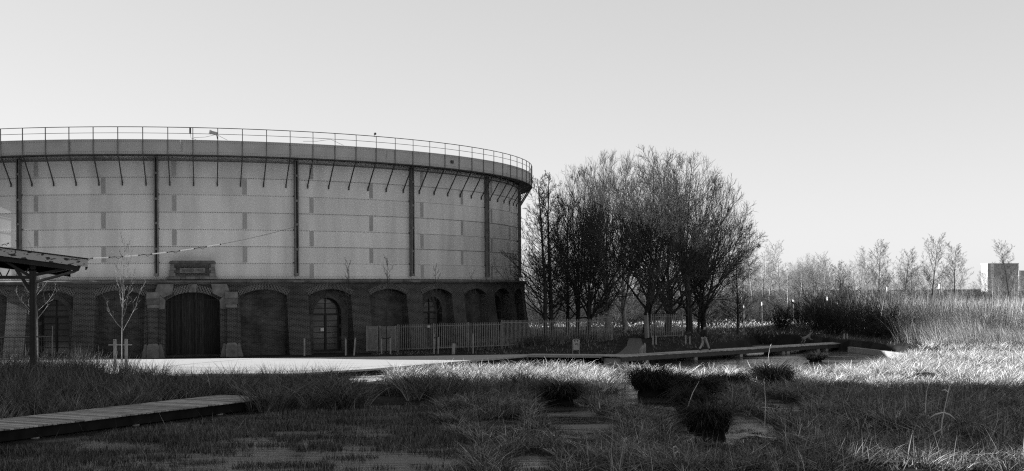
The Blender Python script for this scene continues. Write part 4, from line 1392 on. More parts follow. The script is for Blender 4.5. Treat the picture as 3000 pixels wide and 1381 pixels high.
def spreading(seed, fork=0.45):
    t = TreeGrower(seed)
    cen, rad = np.array([0, 0, 7.6]), np.array([6.6, 6.6, 7.7])
    L0 = np.array([4.2]); P = np.zeros((1, 3)); P[0, 2] = -0.3
    a = t.grow(P, np.array([[0.03, 0, 1.0]]), L0, np.array([0.34]), 7, 0.3, 0.06, 0.75, 'trunk', 9)
    P, D, L, R = t.spawn(*a, L0, 14, fork, 1.0, 0.15, 1.5, 2.35, 0.42, shape=0.1)
    L = t.clamp(P, D + np.array([0, 0, 0.3]), L, cen, rad, 0.93)
    b = t.grow(P, D, L, R, 11, 0.5, 0.075, 0.15, 'trunk', 6)
    P, D, L2, R = t.spawn(*b, L, 10, 0.2, 1.0, 0.3, 0.85, 0.45, 0.55, shape=0.4, minr=0.022)
    L2 = t.clamp(P, D, L2, cen, rad)
    c = t.grow(P, D, L2, R, 7, 0.3, 0.09, 0.35, 'branches', 4)
    P, D, L3, R = t.spawn(*c, L2, 7, 0.15, 1.0, 0.3, 0.8, 0.55, 0.62, shape=0.35, minr=0.019)
    L3 = t.clamp(P, D, L3, cen, rad * 1.04)
    d = t.grow(P, D, L3, R, 5, 0.3, 0.10, 0.45, 'branches', 3)
    P, D, L4, R = t.spawn(*d, L3, 4, 0.2, 1.0, 0.35, 0.85, 0.7, 0.62, shape=0.3, minr=0.0135)
    L4 = t.clamp(P, D, L4, cen, rad * 1.07)
    e = t.grow(P, D, L4, R, 3, 0.4, 0.13, 0.5, 'branches', 3)
    P, D, L5, R = t.spawn(*e, L4, 2, 0.35, 1.0, 0.4, 0.9, 0.6, 0.7, shape=0.2, minr=0.009)
    t.grow(P, D, L5, R, 2, 0.4, 0.13, 0.4, 'branches', 3)
    return t.meshes('spreading_tree')

def upright(seed, fine=4, H=13.0, droop=0.55, spread=0.36, nb=46, r0=0.2, minr=0.008, start=0.12, ang=(0.75, 1.35), shp=0.8):
    t = TreeGrower(seed)
    L0 = np.array([H]); P = np.zeros((1, 3)); P[0, 2] = -0.3
    a = t.grow(P, np.array([[0.02, 0, 1.0]]), L0, np.array([r0]), 14, 0.2, 0.025, 0.1, 'trunk', 8)
    P, D, L, R = t.spawn(*a, L0, nb, start, 0.99, ang[0], ang[1], spread, 0.36, shape=shp, minr=minr * 1.6)
    b = t.grow(P, D, L, R, 7, droop, 0.07, 0.3, 'branches', 4)
    P, D, L2, R = t.spawn(*b, L, 9, 0.15, 1.0, 0.4, 0.9, 0.36, 0.55, shape=0.5, minr=minr * 1.3)
    c = t.grow(P, D, L2, R, 4, 0.35, 0.1, 0.5, 'branches', 3)
    P, D, L3, R = t.spawn(*c, L2, 6, 0.15, 1.0, 0.4, 0.9, 0.45, 0.6, shape=0.4, minr=minr)
    d = t.grow(P, D, L3, R, 2, 0.3, 0.13, 0.6, 'branches', 3)
    if fine:
        P, D, L4, R = t.spawn(*d, L3, fine, 0.3, 1.0, 0.4, 0.9, 0.55, 0.7, shape=0.2, minr=minr * 0.8)
        t.grow(P, D, L4, R, 1, 0.3, 0.15, 0.4, 'branches', 3)
    return t.meshes('upright_tree')

def shrub(seed, H=3.6, stems=16, fan=0.75, fine=True):
    t = TreeGrower(seed)
    az = t.r.random(stems) * 2 * pi
    th = t.r.uniform(0.05, fan, stems)
    P = np.stack([0.25 * np.cos(az), 0.25 * np.sin(az), np.full(stems, -0.15)], -1)
    D = np.stack([np.sin(th) * np.cos(az), np.sin(th) * np.sin(az), np.cos(th)], -1)
    L = H * t.r.uniform(0.6, 1.1, stems)
    a = t.grow(P, D, L, np.full(stems, 0.045), 7, 0.25, 0.06, 0.25, 'trunk', 4)
    P, D, L1, R = t.spawn(*a, L, 12, 0.12, 1.0, 0.3, 0.8, 0.36, 0.55, shape=0.5, minr=0.011)
    b = t.grow(P, D, L1, R, 4, 0.3, 0.1, 0.4, 'branches', 3)
    P, D, L2, R = t.spawn(*b, L1, 8, 0.15, 1.0, 0.35, 0.9, 0.42, 0.6, shape=0.4, minr=0.009)
    c = t.grow(P, D, L2, R, 2, 0.3, 0.12, 0.6, 'branches', 3)
    if fine:
        P, D, L3, R = t.spawn(*c, L2, 3, 0.3, 1.0, 0.4, 0.9, 0.5, 0.7, shape=0.3, minr=0.007)
        t.grow(P, D, L3, R, 1, 0.2, 0.1, 0.6, 'branches', 3)
    return t.meshes('shrub')

def sapling(seed, H=7.5, r0=0.055, nb=16, lo=0.3, minr=0.008, ratio=0.26):
    t = TreeGrower(seed)
    L0 = np.array([H]); P = np.zeros((1, 3)); P[0, 2] = -0.2
    a = t.grow(P, np.array([[0.0, 0, 1.0]]), L0, np.array([r0]), 12, 0.15, 0.018, 0.2, 'trunk', 7)
    P, D, L, R = t.spawn(*a, L0, nb, lo, 0.97, 0.5, 0.95, ratio, 0.5, shape=0.7, minr=minr * 1.5)
    b = t.grow(P, D, L, R, 7, 0.9, 0.08, 0.35, 'branches', 4)
    P, D, L2, R = t.spawn(*b, L, 5, 0.25, 1.0, 0.4, 0.8, 0.3, 0.6, shape=0.4, minr=minr * 1.2)
    c = t.grow(P, D, L2, R, 3, 0.5, 0.1, 0.6, 'branches', 3)
    P, D, L3, R = t.spawn(*c, L2, 2, 0.3, 1.0, 0.4, 0.8, 0.5, 0.7, shape=0.3, minr=minr)
    t.grow(P, D, L3, R, 2, 0.3, 0.1, 0.6, 'branches', 3)
    return t.meshes('sapling')

def plant(name, ms, loc, scale, rz, label, cat, group=None, tilt=(0, 0), trunk='bark', twig='twig'):
    r = empty(name, loc, label, cat, group)
    r.scale = scale if hasattr(scale, '__len__') else (scale,) * 3
    r.rotation_euler = (tilt[0], tilt[1], rz)
    for k, nm, mt in (('trunk', 'trunk' if 'shrub' not in name else 'stems', trunk), ('branches', 'crown', twig)):
        me = ms[k]
        if len(me.materials) == 0: me.materials.append(M[mt])
        o = bpy.data.objects.new(nm, me); C.objects.link(o); o.parent = r
        o.material_slots[0].link = 'OBJECT'
        o.material_slots[0].material = M[mt]
    return r

def gpt(x, Y):
    """point of the terrain at depth Y under photo column x"""
    u = (x - 1500.0) / FPX * Y
    return (u, Y, float(height(u, Y)))

SPR = [spreading(3, 0.3), spreading(8, 0.38), spreading(21, 0.42)]
UPR = [upright(5, spread=0.42, nb=56, fine=4), upright(9, spread=0.34, nb=52)]
POP = [upright(31, fine=3, H=10, droop=0.55, spread=0.42, nb=34, r0=0.1, minr=0.0075, start=0.22, ang=(0.45, 0.95), shp=0.62), upright(37, fine=3, H=10, droop=0.6, spread=0.38, nb=28, r0=0.1, minr=0.0075, start=0.26, ang=(0.4, 0.85), shp=0.55)]
SHR = [shrub(41), shrub(43, 3.4, 20, 0.95)]
SAP = [sapling(57, 7.6, 0.045, 15, 0.28, 0.008, 0.36), sapling(53, 6.6, 0.04, 16, 0.45, 0.008, 0.24)]

# the big bare clump beside the gasholder
def clump(ms, x, Y, top, half, rz, label, **kw):
    """tree on the terrain whose crown tops out at photo row top with half-width half (metres)"""
    g = gpt(x, Y)
    z = CAMZ + (850 - top) * Y / FPX - g[2]
    plant('bare_tree', ms, g, (half / 6.5, half / 6.5, z / 15.1), rz, label, 'tree', **kw)
plant('bare_tree', UPR[0], gpt(1597, 104), 1.04, 0.4, 'tall slim bare tree right beside the gasholder with long level branches', 'tree', tilt=(0, -0.02), trunk='bark', twig='twig_dark')
plant('bare_tree', UPR[1], gpt(1617, 106), 1.06, 2.2, 'slim straight bare tree close behind the one touching the gasholder', 'tree', trunk='bark', twig='twig_dark')
clump(SPR[1], 1722, 108, 492, 4.4, 1.0, 'dark trunked bare tree behind the end of the picket fence', trunk='bark', twig='twig_mid')
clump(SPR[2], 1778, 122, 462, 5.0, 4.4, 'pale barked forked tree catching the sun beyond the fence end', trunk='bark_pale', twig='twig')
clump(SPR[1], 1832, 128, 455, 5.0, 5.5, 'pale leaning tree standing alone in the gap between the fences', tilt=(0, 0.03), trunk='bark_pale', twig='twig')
clump(SPR[0], 1890, 106, 435, 6.2, 0.2, 'largest bare tree with thick low forking limbs behind the short fence', tilt=(0, -0.04), trunk='bark', twig='twig')
clump(SPR[1], 1952, 110, 445, 6.0, 2.7, 'massive bare tree rising straight behind the short fence pickets', trunk='bark', twig='twig_mid')
clump(SPR[2], 2018, 107.5, 470, 5.9, 4.1, 'wide bare tree spreading out over the walker and the footbridge', tilt=(0, 0.02), trunk='bark', twig='twig')
plant('bare_tree', UPR[1], gpt(2044, 110), (0.62, 0.62, 0.58), 1.1, 'small dark bare tree leaning outward behind the walker', 'tree', tilt=(0, 0.28), trunk='bark', twig='twig_dark')
plant('bare_tree', UPR[0], gpt(2160, 106), (0.55, 0.55, 0.52), 0.9, 'young slender bare tree standing alone beside the footbridge', 'tree', trunk='bark', twig='twig_dark')
plant('bare_tree', UPR[0], gpt(1662, 116), 0.95, 1.9, 'bare tree half hidden between the slim pair and the clump', 'tree', trunk='bark', twig='twig_mid')
clump(SPR[0], 2062, 115, 512, 5.4, 5.2, 'bare tree behind the wide one above the walker', trunk='bark', twig='twig_mid')
clump(SPR[2], 1690, 113, 500, 4.2, 0.5, 'low forked bare tree between the slim pair and the dark trunk', trunk='bark', twig='twig_mid')

# saplings along the promenade
p = at_z(357, 1085, 0.02)
plant('sapling', SAP[0], p, (1.0, 1.0, 1.02), 0.7, 'pale young tree tied between two flat stakes at the promenade edge', 'sapling', trunk='bark_sap', twig='bark_sap')
for x, yt, lab in ((337, 990, 'flat timber stake with bolts on the canopy side of the young tree'), (370, 989, 'flat timber stake with bolts on the gate side of the young tree')):
    b, t = at_z(x, 1085, 0.0), None
    t = at_y(x, yt, b[1])
    r = empty('tree_stake', b, lab, 'stake')
    mb = MB(); mb.box((0, 0, (t[2] - 0.2) / 2 - 0.1), (0.16, 0.07, t[2] + 0.2)); mb.build('stake_board', 'post_wood', r)
    for z in (t[2] - 0.15, t[2] - 1.1):
        mb = MB(); mb.tube([(0, -0.05, z), (0, -0.035, z)], 0.022, 8); mb.build('bolt', 'frame_dark', r)
b = at_y(352, 1011, 75.6)
mb = MB(); mb.box((0, 0, 0), (1.4, 0.03, 0.05)); o = mb.build('cross_batten', 'post_wood'); o.location = b
tag(o, 'thin cross batten joining the two stakes of the young tree', 'batten')
plant('sapling', SAP[0], at_y(112, 1075, 78) * (1, 1, 0), (1.12, 1.12, 0.98), 2.4, 'pale young tree with rising branches behind the canopy column', 'sapling', trunk='bark_sap', twig='bark_sap')
for x, Y, sc, rz, lab in ((1017, 90.6, 1.05, 0.3, 'thin dark sapling before the glazed door'), (1130, 91.8, 1.08, 1.4, 'thin sapling rising behind the shut fence gate'), (1277, 91.8, 0.98, 2.6, 'thin sapling tied before the second glazed door'), (1384, 91.8, 0.9, 3.9, 'short thin sapling before the blind arch by the fence step'), (1918, 96.6, 0.86, 5.0, 'thin sapling between stakes beside the leaning sheet gate'), (2015, 96.6, 0.8, 0.5, 'thin sapling between stakes on the bank near the walker')):
    plant('sapling', SAP[1], gpt(x, Y), sc, rz, lab, 'sapling', trunk='bark', twig='twig')

# right bank: dark shrubs in the shade, poplars, far wood
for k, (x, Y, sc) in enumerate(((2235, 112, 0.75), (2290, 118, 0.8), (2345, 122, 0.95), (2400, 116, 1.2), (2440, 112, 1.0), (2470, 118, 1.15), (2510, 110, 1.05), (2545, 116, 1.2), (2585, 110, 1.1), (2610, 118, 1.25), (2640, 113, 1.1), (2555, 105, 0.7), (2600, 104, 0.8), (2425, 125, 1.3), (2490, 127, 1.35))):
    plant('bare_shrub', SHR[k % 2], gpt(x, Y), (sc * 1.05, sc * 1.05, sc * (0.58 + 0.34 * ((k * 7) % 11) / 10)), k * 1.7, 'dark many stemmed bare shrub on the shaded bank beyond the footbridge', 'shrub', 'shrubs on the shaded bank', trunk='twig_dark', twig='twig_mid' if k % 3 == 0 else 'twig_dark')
for k, (x, Y, top) in enumerate(((2472, 150, 770), (2575, 165, 712), (2646, 178, 735), (2727, 165, 698), (2798, 172, 722), (2957, 168, 716))):
    z = CAMZ + (847 - top) * Y / FPX
    g = gpt(x, Y)
    sc = (z - g[2]) / 10.3
    plant('poplar', POP[k % 2], g, (sc * 1.3, sc * 1.3, sc), k * 2.1, ['lowest bare poplar rising out of the dark shrubs', 'tall bare poplar rising behind the dark shrubs nearest the osier thicket', 'slender bare poplar just behind the warning sign', 'tallest bare poplar, next past the warning sign', 'broad bare poplar standing alone beyond the pale thicket', 'bare poplar standing against the tower block'][k], 'tree', 'poplars beyond the thicket', trunk='bark', twig='twig')
rw = np.random.default_rng(77)
k = 0
for x in list(range(1530, 2700, 13)) + list(range(2700, 3080, 24)):
    Y = rw.uniform(175, 270)
    H_ = rw.uniform(5.5, 9.0) * (1.25 if x < 2250 else 1.05 if x < 2680 else 0.8)
    g = gpt(x + rw.uniform(-15, 15), Y)
    sc = H_ / 10.3
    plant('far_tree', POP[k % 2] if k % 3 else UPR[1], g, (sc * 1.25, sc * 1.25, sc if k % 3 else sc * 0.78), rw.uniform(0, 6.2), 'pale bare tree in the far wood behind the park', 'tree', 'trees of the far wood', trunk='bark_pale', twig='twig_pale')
    k += 1
for x, H_ in ((2355, 10.5), (2385, 9.5), (2330, 8.8)):
    g = gpt(x, 255)
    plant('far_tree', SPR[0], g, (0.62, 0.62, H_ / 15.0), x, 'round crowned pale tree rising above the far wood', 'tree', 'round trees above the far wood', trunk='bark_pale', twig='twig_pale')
for k in range(110):
    x = rw.uniform(1540, 3050)
    Y = rw.uniform(135, 215)
    sc = rw.uniform(0.8, 1.35)
    plant('far_shrub', SHR[k % 2], gpt(x, Y), (sc * 1.3, sc * 1.3, sc * 0.72), rw.uniform(0, 6), 'bare shrub in the undergrowth before the far wood', 'shrub', 'undergrowth before the far wood', trunk='twig', twig='twig')

# ------------------------------------------------------------------ grass, reeds and rods
def blades(base, h, az, lean, bend, width, segs, droop=0.35):
    n = len(base)
    t = np.linspace(0, 1, segs + 1)[None, :, None]
    d = np.stack([np.cos(az), np.sin(az), 0 * az], -1)[:, None]
    hh = h[:, None, None]
    hor = hh * (lean[:, None, None] * t + bend[:, None, None] * t * t)
    ver = hh * (t - droop * bend[:, None, None] * t ** 3)
    c = base[:, None] + d * hor + np.array([0, 0, 1.0]) * ver
    fa = RNG.random(n) * pi
    s = np.stack([np.cos(fa), np.sin(fa), 0 * fa], -1)[:, None]
    w = (width[:, None, None] * 0.5) * (1 - 0.75 * t)
    l_, r_ = c - s * w, c + s * w
    V_ = np.concatenate([np.stack([l_[:, :-1], r_[:, :-1]], 2).reshape(n, -1, 3), c[:, -1:]], 1)
    k = 2 * segs + 1
    o0 = (np.arange(n) * k)[:, None]
    T_ = o0 + np.array([[2 * segs - 2, 2 * segs - 1, 2 * segs]])
    if segs == 1: return V_.reshape(-1, 3), [T_]
    i0 = o0 + 2 * np.arange(segs - 1)[None]
    F_ = np.stack([i0, i0 + 1, i0 + 3, i0 + 2], -1).reshape(-1, 4)
    return V_.reshape(-1, 3), [F_, T_]

def scatter(x0, x1, y0, y1, dens, mask=None):
    n = int((x1 - x0) * (y1 - y0) * dens)
    x, y = RNG.uniform(x0, x1, n), RNG.uniform(y0, y1, n)
    # only what the picture (with a margin) can show
    keep = np.abs(x) < (0.42 * y + 2.0)
    if mask is not None: keep &= RNG.random(n) < mask(x, y)
    x, y = x[keep], y[keep]
    return np.stack([x, y, height(x, y) - 0.02], -1)

def tufts(x0, x1, y0, y1, dens, per, mask, rad=0.14):
    """blades gathered in tufts: base points, outward bearings, one size and one tone for each tuft"""
    c = scatter(x0, x1, y0, y1, dens, mask)
    n = len(c)
    k = np.repeat(np.arange(n), RNG.poisson(per, n))
    a = RNG.random(len(k)) * 2 * pi
    r = rad * np.sqrt(RNG.random(len(k))) * RNG.uniform(0.6, 1.8, n)[k]
    b = c[k] + np.stack([r * np.cos(a), r * np.sin(a), 0 * a], -1)
    lean_az = RNG.random(n) * 2 * pi                         # each tuft also sags its own way
    az = a + RNG.normal(0, 0.5, len(k))
    sag = RNG.random(len(k)) < 0.35
    az = np.where(sag, lean_az[k] + RNG.normal(0, 0.4, len(k)), az)
    size = RNG.uniform(0.45, 1.25, n)[k]
    tone = np.clip(0.55 * RNG.random(len(k)) + 0.45 * RNG.random(n)[k], 0, 1)
    return b, az, size, tone

def low_before_ponds(b, size):
    f = np.max([pond(b[:, 0] * (b[:, 1] + d) / b[:, 1], b[:, 1] + d) for d in (0.6, 1.4, 2.4, 3.6, 5.0)], axis=0)
    return size * (1 - 0.72 * f)

def grass(name, label, base, h, lean, bend, width, segs, m, droop=0.35, az=None, cat='grass', clump=0.0, tuft=None):
    n = len(base)
    u = lambda a: RNG.uniform(a[0], a[1], n)
    az = tuft[0] if tuft else RNG.random(n) * 2 * pi if az is None else RNG.normal(az[0], az[1], n)
    hh = u(h) * tuft[1] if tuft else u(h) * (0.55 + 0.9 * vnoise(base[:, 0], base[:, 1], clump, 40)) if clump else u(h)
    V_, F_ = blades(base, hh, az, u(lean), u(bend), u(width), segs, droop)
    me = np_mesh(name, V_, F_)
    set_tone(me, tuft[2] if tuft else np.clip(RNG.random(n) * 0.75 + 0.25 * vnoise(base[:, 0], base[:, 1], 1.5, 41), 0, 1), 2 * segs + 1)
    o = link(name, me, m)
    tag(o, label, cat, kind='stuff')
    t_ = sum(len(f) * (f.shape[1] - 2) for f in F_)
    return t_

tris = 0
walk_mask = lambda x, y: np.abs((x + 17.55) * wnrm[0] + (y - 44.0) * wnrm[1]) > HWID + 0.15
# bank of tall shaded grass between boardwalk and promenade
def m_left(x, y):
    side = ((x + 17.55) * wnrm[0] + (y - 44.0) * wnrm[1])
    ok = (side > HWID + 0.1) & (y < np.interp(x, [-40, -25, -21.5, -19, -16, -10], [73.8, 73.0, 69.3, 67.6, 67.2, 67.0]))
    return ok * (0.45 + 0.55 * (vnoise(x, y, 2.0, 12) > 0.35))
bs, *tf = tufts(-34, -8, 46, 74, 4.2, 34, m_left, 0.2)
bs[:, 2] = np.maximum(bs[:, 2], -0.4)
far = smoothstep(-20, -30, bs[:, 0])
tris += grass('tall_grass', 'tall shaded grass on the bank between boardwalk and promenade', bs, (0.6, 1.35), (0.0, 0.6), (0.05, 0.9), (0.011, 0.028), 3, 'blade_dark', tuft=tf)
bs = scatter(-34, -20, 58, 74, 40, m_left)
tris += grass('reed_grass', 'tall wispy reed grass beneath the canopy', bs, (1.0, 1.9), (0.05, 0.35), (0.05, 0.3), (0.012, 0.022), 3, 'blade_dark')
# arching sedge tussocks across the middle
def m_mid(x, y):
    return (walk_mask(x, y) & (y < bank_y(x) - 1.2)) * (vnoise(x, y, 2.4, 15) > 0.36) * (y > 54.5 + 0.25 * x + 2.5) * (y < 64.5 - 0.55 * np.maximum(x + 6, 0))
bs, *tf = tufts(-13.5, 2.5, 53, 66.5, 3.4, 44, m_mid, 0.2)
bs[:, 2] = np.maximum(bs[:, 2], -0.45)
tris += grass('arching_sedge', 'long arching sedge blades across the middle of the marsh', bs, (0.7, 1.6), (0.05, 0.55), (0.2, 0.95), (0.014, 0.03), 4, 'blade_dark', 0.5, tuft=tf)
def m_end(x, y): return walk_mask(x, y) * (((x + 8.9) / 2.6) ** 2 + ((y - 54.6) / 2.6) ** 2 < 1)
bs, *tf = tufts(-11.8, -5, 51.5, 58, 4.5, 60, m_end, 0.22)
bs[:, 2] = np.maximum(bs[:, 2], -0.45)
tris += grass('overhanging_sedge', 'big arching sedge hanging over the end of the boardwalk', bs, (0.8, 1.7), (0.1, 0.6), (0.3, 1.0), (0.014, 0.03), 4, 'blade_dark', 0.5, tuft=tf)
bs = scatter(-12, 3, 57, 72, 3.0, m_mid)
tris += grass('flowering_stalks', 'single tall bowed stalks standing above the sedge', bs, (1.3, 1.9), (0.1, 0.5), (0.1, 0.8), (0.012, 0.02), 5, 'blade', 0.5)
# bleached grass in the sun
def m_sun(x, y):
    back = np.minimum(mat_back(x, y), np.where(x < 3, bank_y(x) - 2.0, 999))
    return (y < back) * (y > 60.5 + 1.5 * (vnoise(x, y, 3, 19) - .5)) * (x > -7 + 0.45 * np.maximum(0, 66 - y)) * (1 - 0.9 * pond(x, y)) * (0.3 + 0.7 * (vnoise(x, y, 1.4, 20) > 0.3))
bs, *tf = tufts(-8, 46, 58, 96, 4.2, 34, m_sun, 0.2)
bs[:, 2] = np.maximum(bs[:, 2], -0.45) + 0.22 * (vnoise(bs[:, 0], bs[:, 1], 1.8, 21))
tris += grass('bleached_grass', 'bleached tangled grass lying in the sun across the marsh', bs, (0.3, 0.75), (0.1, 1.1), (0.1, 1.1), (0.012, 0.036), 3, 'blade_dry', 0.55, tuft=tf)
# litter of dead reed on the near right
def m_right(x, y):
    return (x > -2.2 - 0.1 * (y - 45) + 1.5 * (vnoise(x, y, 3, 2) - 0.5)) * (y < 62) * (1 - pond(x, y)) * (0.25 + 0.75 * (vnoise(x, y, 1.1, 24) > 0.3))
bs, *tf = tufts(-3, 28, 32, 62, 6.4, 40, m_right, 0.22)
tf[1] = low_before_ponds(bs, tf[1])
bs[:, 2] = np.maximum(bs[:, 2], -0.45) + 0.2 * vnoise(bs[:, 0], bs[:, 1], 1.3, 25)
tris += grass('reed_litter', 'tangle of dead reed stalks and grass on the near side of the marsh', bs, (0.2, 0.62), (0.2, 1.6), (0.0, 1.0), (0.009, 0.026), 2, 'blade', 0.6, tuft=tf)
bs = scatter(-2, 27, 32, 60, 26, lambda x, y: m_right(x, y) * (low_before_ponds(np.stack([x, y, 0 * x], -1), 1.0) > 0.75))
bs[:, 2] = np.maximum(bs[:, 2], -0.45) + RNG.uniform(0.08, 0.4, len(bs))
tris += grass('fallen_stalks', 'fallen reed stalks lying criss cross over the near tangle', bs, (0.08, 0.3), (2.0, 6.0), (-0.3, 0.3), (0.012, 0.026), 1, 'blade')
bs = scatter(-2, 26, 32, 60, 9, lambda x, y: m_right(x, y) * (low_before_ponds(np.stack([x, y, 0 * x], -1), 1.0) > 0.75))
tris += grass('reed_stalks', 'upright broken reed stalks above the near tangle', bs, (0.5, 1.2), (0.0, 0.4), (0.0, 0.1), (0.014, 0.026), 2, 'blade')
# short stubs standing in the water on the near left
def m_stub(x, y):
    side = ((x + 17.55) * wnrm[0] + (y - 44.0) * wnrm[1])
    nz = 0.35 * vnoise(x, y, 2.6, 27) + 0.4 * vnoise(x * 0.5, y, 0.7, 28) + 0.25 * vnoise(x, y, 0.35, 29)
    edge = smoothstep(-HWID - 3.2, -HWID - 0.4, side)
    return (side < -HWID - 1.5) * (x < 1.5) * smoothstep(0.41 - 0.2 * edge, 0.53 - 0.15 * edge, nz) * (1 - pond(x, y))
bs = scatter(-18, 2.5, 32, 58, 480, m_stub)
bs[:, 2] = WATER_Z - 0.03
tris += grass('reed_stubs', 'short cut reed stubs standing in the dark shallow water', bs, (0.06, 0.24), (0.0, 0.5), (0.0, 0.2), (0.014, 0.03), 1, 'stub', clump=0.9)
bs = scatter(-18, 2, 32, 58, 1.6, lambda x, y: m_stub(x, y) * 1.0)
bs[:, 2] = WATER_Z
tris += grass('broken_stalks', 'scattered broken stalks slanting out of the shallow water', bs, (0.3, 0.7), (0.3, 1.6), (0.0, 0.2), (0.010, 0.018), 1, 'blade')
# ground cover of the shaded bank and hedge along the fence
def m_bank(x, y):
    return (y > bank_y(x) + 0.6) * (1 - (x < 1.8) * (y < 90.0)) * (0.3 + 0.7 * (vnoise(x, y, 1.5, 30) > 0.4))
bs = scatter(-10, 32, 88, 128, 26, m_bank)
gx_ = [(q[0], q[1]) for q in pts[:0]]
keep = ~((bs[:, 0] > 5.5) & (bs[:, 0] < 11.2) & (bs[:, 1] > 86) & (bs[:, 1] < 104) & (np.abs(bs[:, 0] - (8.1 + 0.13 * (bs[:, 1] - 88))) < 1.3))
bs = bs[keep]
tris += grass('bank_grass', 'short rough grass on the bank behind the footbridge', bs, (0.1, 0.3), (0.1, 0.7), (0.1, 0.5), (0.02, 0.05), 1, 'blade_dark')
def m_field(x, y): return (y > 112) * (0.5 + 0.5 * (vnoise(x, y, 3, 31) > 0.5))
bs = scatter(-4, 70, 112, 165, 7, m_field)
tris += grass('field_grass', 'pale rough grass of the sunny field beyond the trees', bs, (0.15, 0.4), (0.1, 0.8), (0.1, 0.5), (0.04, 0.09), 1, 'blade_dry')
# hedge of low dark shrubs hugging the fence
def m_hedge(x, y): return np.ones_like(x) * (vnoise(x, y, 0.9, 33) > 0.25)
ax, ay = PW[2][0][:2], PW[6][0][:2]
n = 9000
tt = RNG.random(n)
hb = ax + (PW[6][0][:2] - ax) * tt[:, None] + RNG.normal(0, 0.4, (n, 2)) + np.array([0, 0.7])
hb = np.stack([hb[:, 0], hb[:, 1], height(hb[:, 0], hb[:, 1])], -1)
tris += grass('low_hedge', 'low dark bare hedge growing along the picket fence', hb, (0.3, 1.05), (0.0, 0.45), (0.0, 0.4), (0.015, 0.03), 2, 'blade_dark', cat='hedge')
# osier thicket and the leaning rods before it
def m_osier(x, y): return (x > 33.5 - 0.05 * (y - 100)) * (y > 100) * (0.35 + 0.65 * (vnoise(x, y, 2.2, 35) > 0.35))
bs = scatter(29, 66, 100, 128, 16, m_osier)
tris += grass('osier_thicket', 'tall sunlit thicket of pale osier rods', bs, (1.5, 3.5), (-0.1, 0.35), (-0.1, 0.3), (0.025, 0.05), 4, 'osier', 0.2, az=(2.2, 1.2), cat='thicket', clump=4.0)
n = len(bs) * 3
hs = bs[RNG.integers(0, len(bs), n)] + np.stack([RNG.normal(0, .25, n), RNG.normal(0, .25, n), RNG.uniform(0.5, 2.4, n)], -1)
tris += grass('osier_twigs', 'fine side twigs of the sunlit osier thicket', hs, (0.5, 1.3), (0.1, 0.6), (-0.1, 0.2), (0.018, 0.03), 2, 'osier', 0.2, cat='thicket')
def m_rods(x, y):
    front = np.interp(x, [24, 26.5, 29, 33, 40, 60], [112, 103, 96.5, 92.5, 90.5, 88])
    return (y > front) * (y < front + 6.0) * smoothstep(29.0, 33.5, x - 0.22 * (y - 98)) * (0.35 + 0.65 * (vnoise(x, y, 1.3, 44) > 0.35))
bs = scatter(27.5, 50, 86, 112, 130, m_rods)
tris += grass('leaning_osiers', 'dense swathe of thin osier rods all leaning one way before the thicket', bs, (0.7, 2.0), (0.0, 0.6), (-0.1, 0.5), (0.014, 0.03), 3, 'osier', 0.2, az=(pi * 0.95, 0.75), cat='osiers', clump=2.0)

# dark tussocks: things of their own
def tussock_mesh(seed, n=2600, R_=0.85, H_=0.8):
    r = np.random.default_rng(seed)
    a = r.random(n) * 2 * pi
    q = np.sqrt(r.random(n)) * R_ * 0.7
    base = np.stack([q * np.cos(a), q * np.sin(a), (H_ * 0.75) * np.sqrt(np.maximum(0, 1 - (q / R_) ** 2)) * r.uniform(0.3, 1.0, n)], -1)
    V_, F_ = blades(base, r.uniform(0.25, 0.85, n), a + r.normal(0, .5, n), r.uniform(0.1, 0.8, n), r.uniform(0.2, 1.3, n), r.uniform(0.012, 0.026, n), 3, 0.75)
    # hump beneath
    m = MB()
    N1, N2 = 6, 14
    vs, fs = [], []
    for i in range(N1 + 1):
        f = i / N1 * pi / 2
        for j in range(N2):
            g = 2 * pi * j / N2
            k_ = 1 + 0.12 * math.sin(3 * g + seed)
            vs.append((R_ * 0.6 * cos(f) * cos(g) * k_, R_ * 0.6 * cos(f) * sin(g) * k_, -0.25 + (H_ * 0.72 + 0.25) * sin(f)))
    for i in range(N1):
        for j in range(N2):
            fs.append((i * N2 + j, i * N2 + (j + 1) % N2, (i + 1) * N2 + (j + 1) % N2, (i + 1) * N2 + j))
    hv, hf = np.array(vs), np.array(fs)
    me = np_mesh('tussock_blades', V_, F_)
    set_tone(me, r.random(n), 7)
    return me, np_mesh('tussock_hump', hv, hf)
TUS = [tussock_mesh(61), tussock_mesh(62, 2600, 0.9, 1.05)]
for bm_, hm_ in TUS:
    bm_.materials.append(M['tussock']); hm_.materials.append(M['soil'])
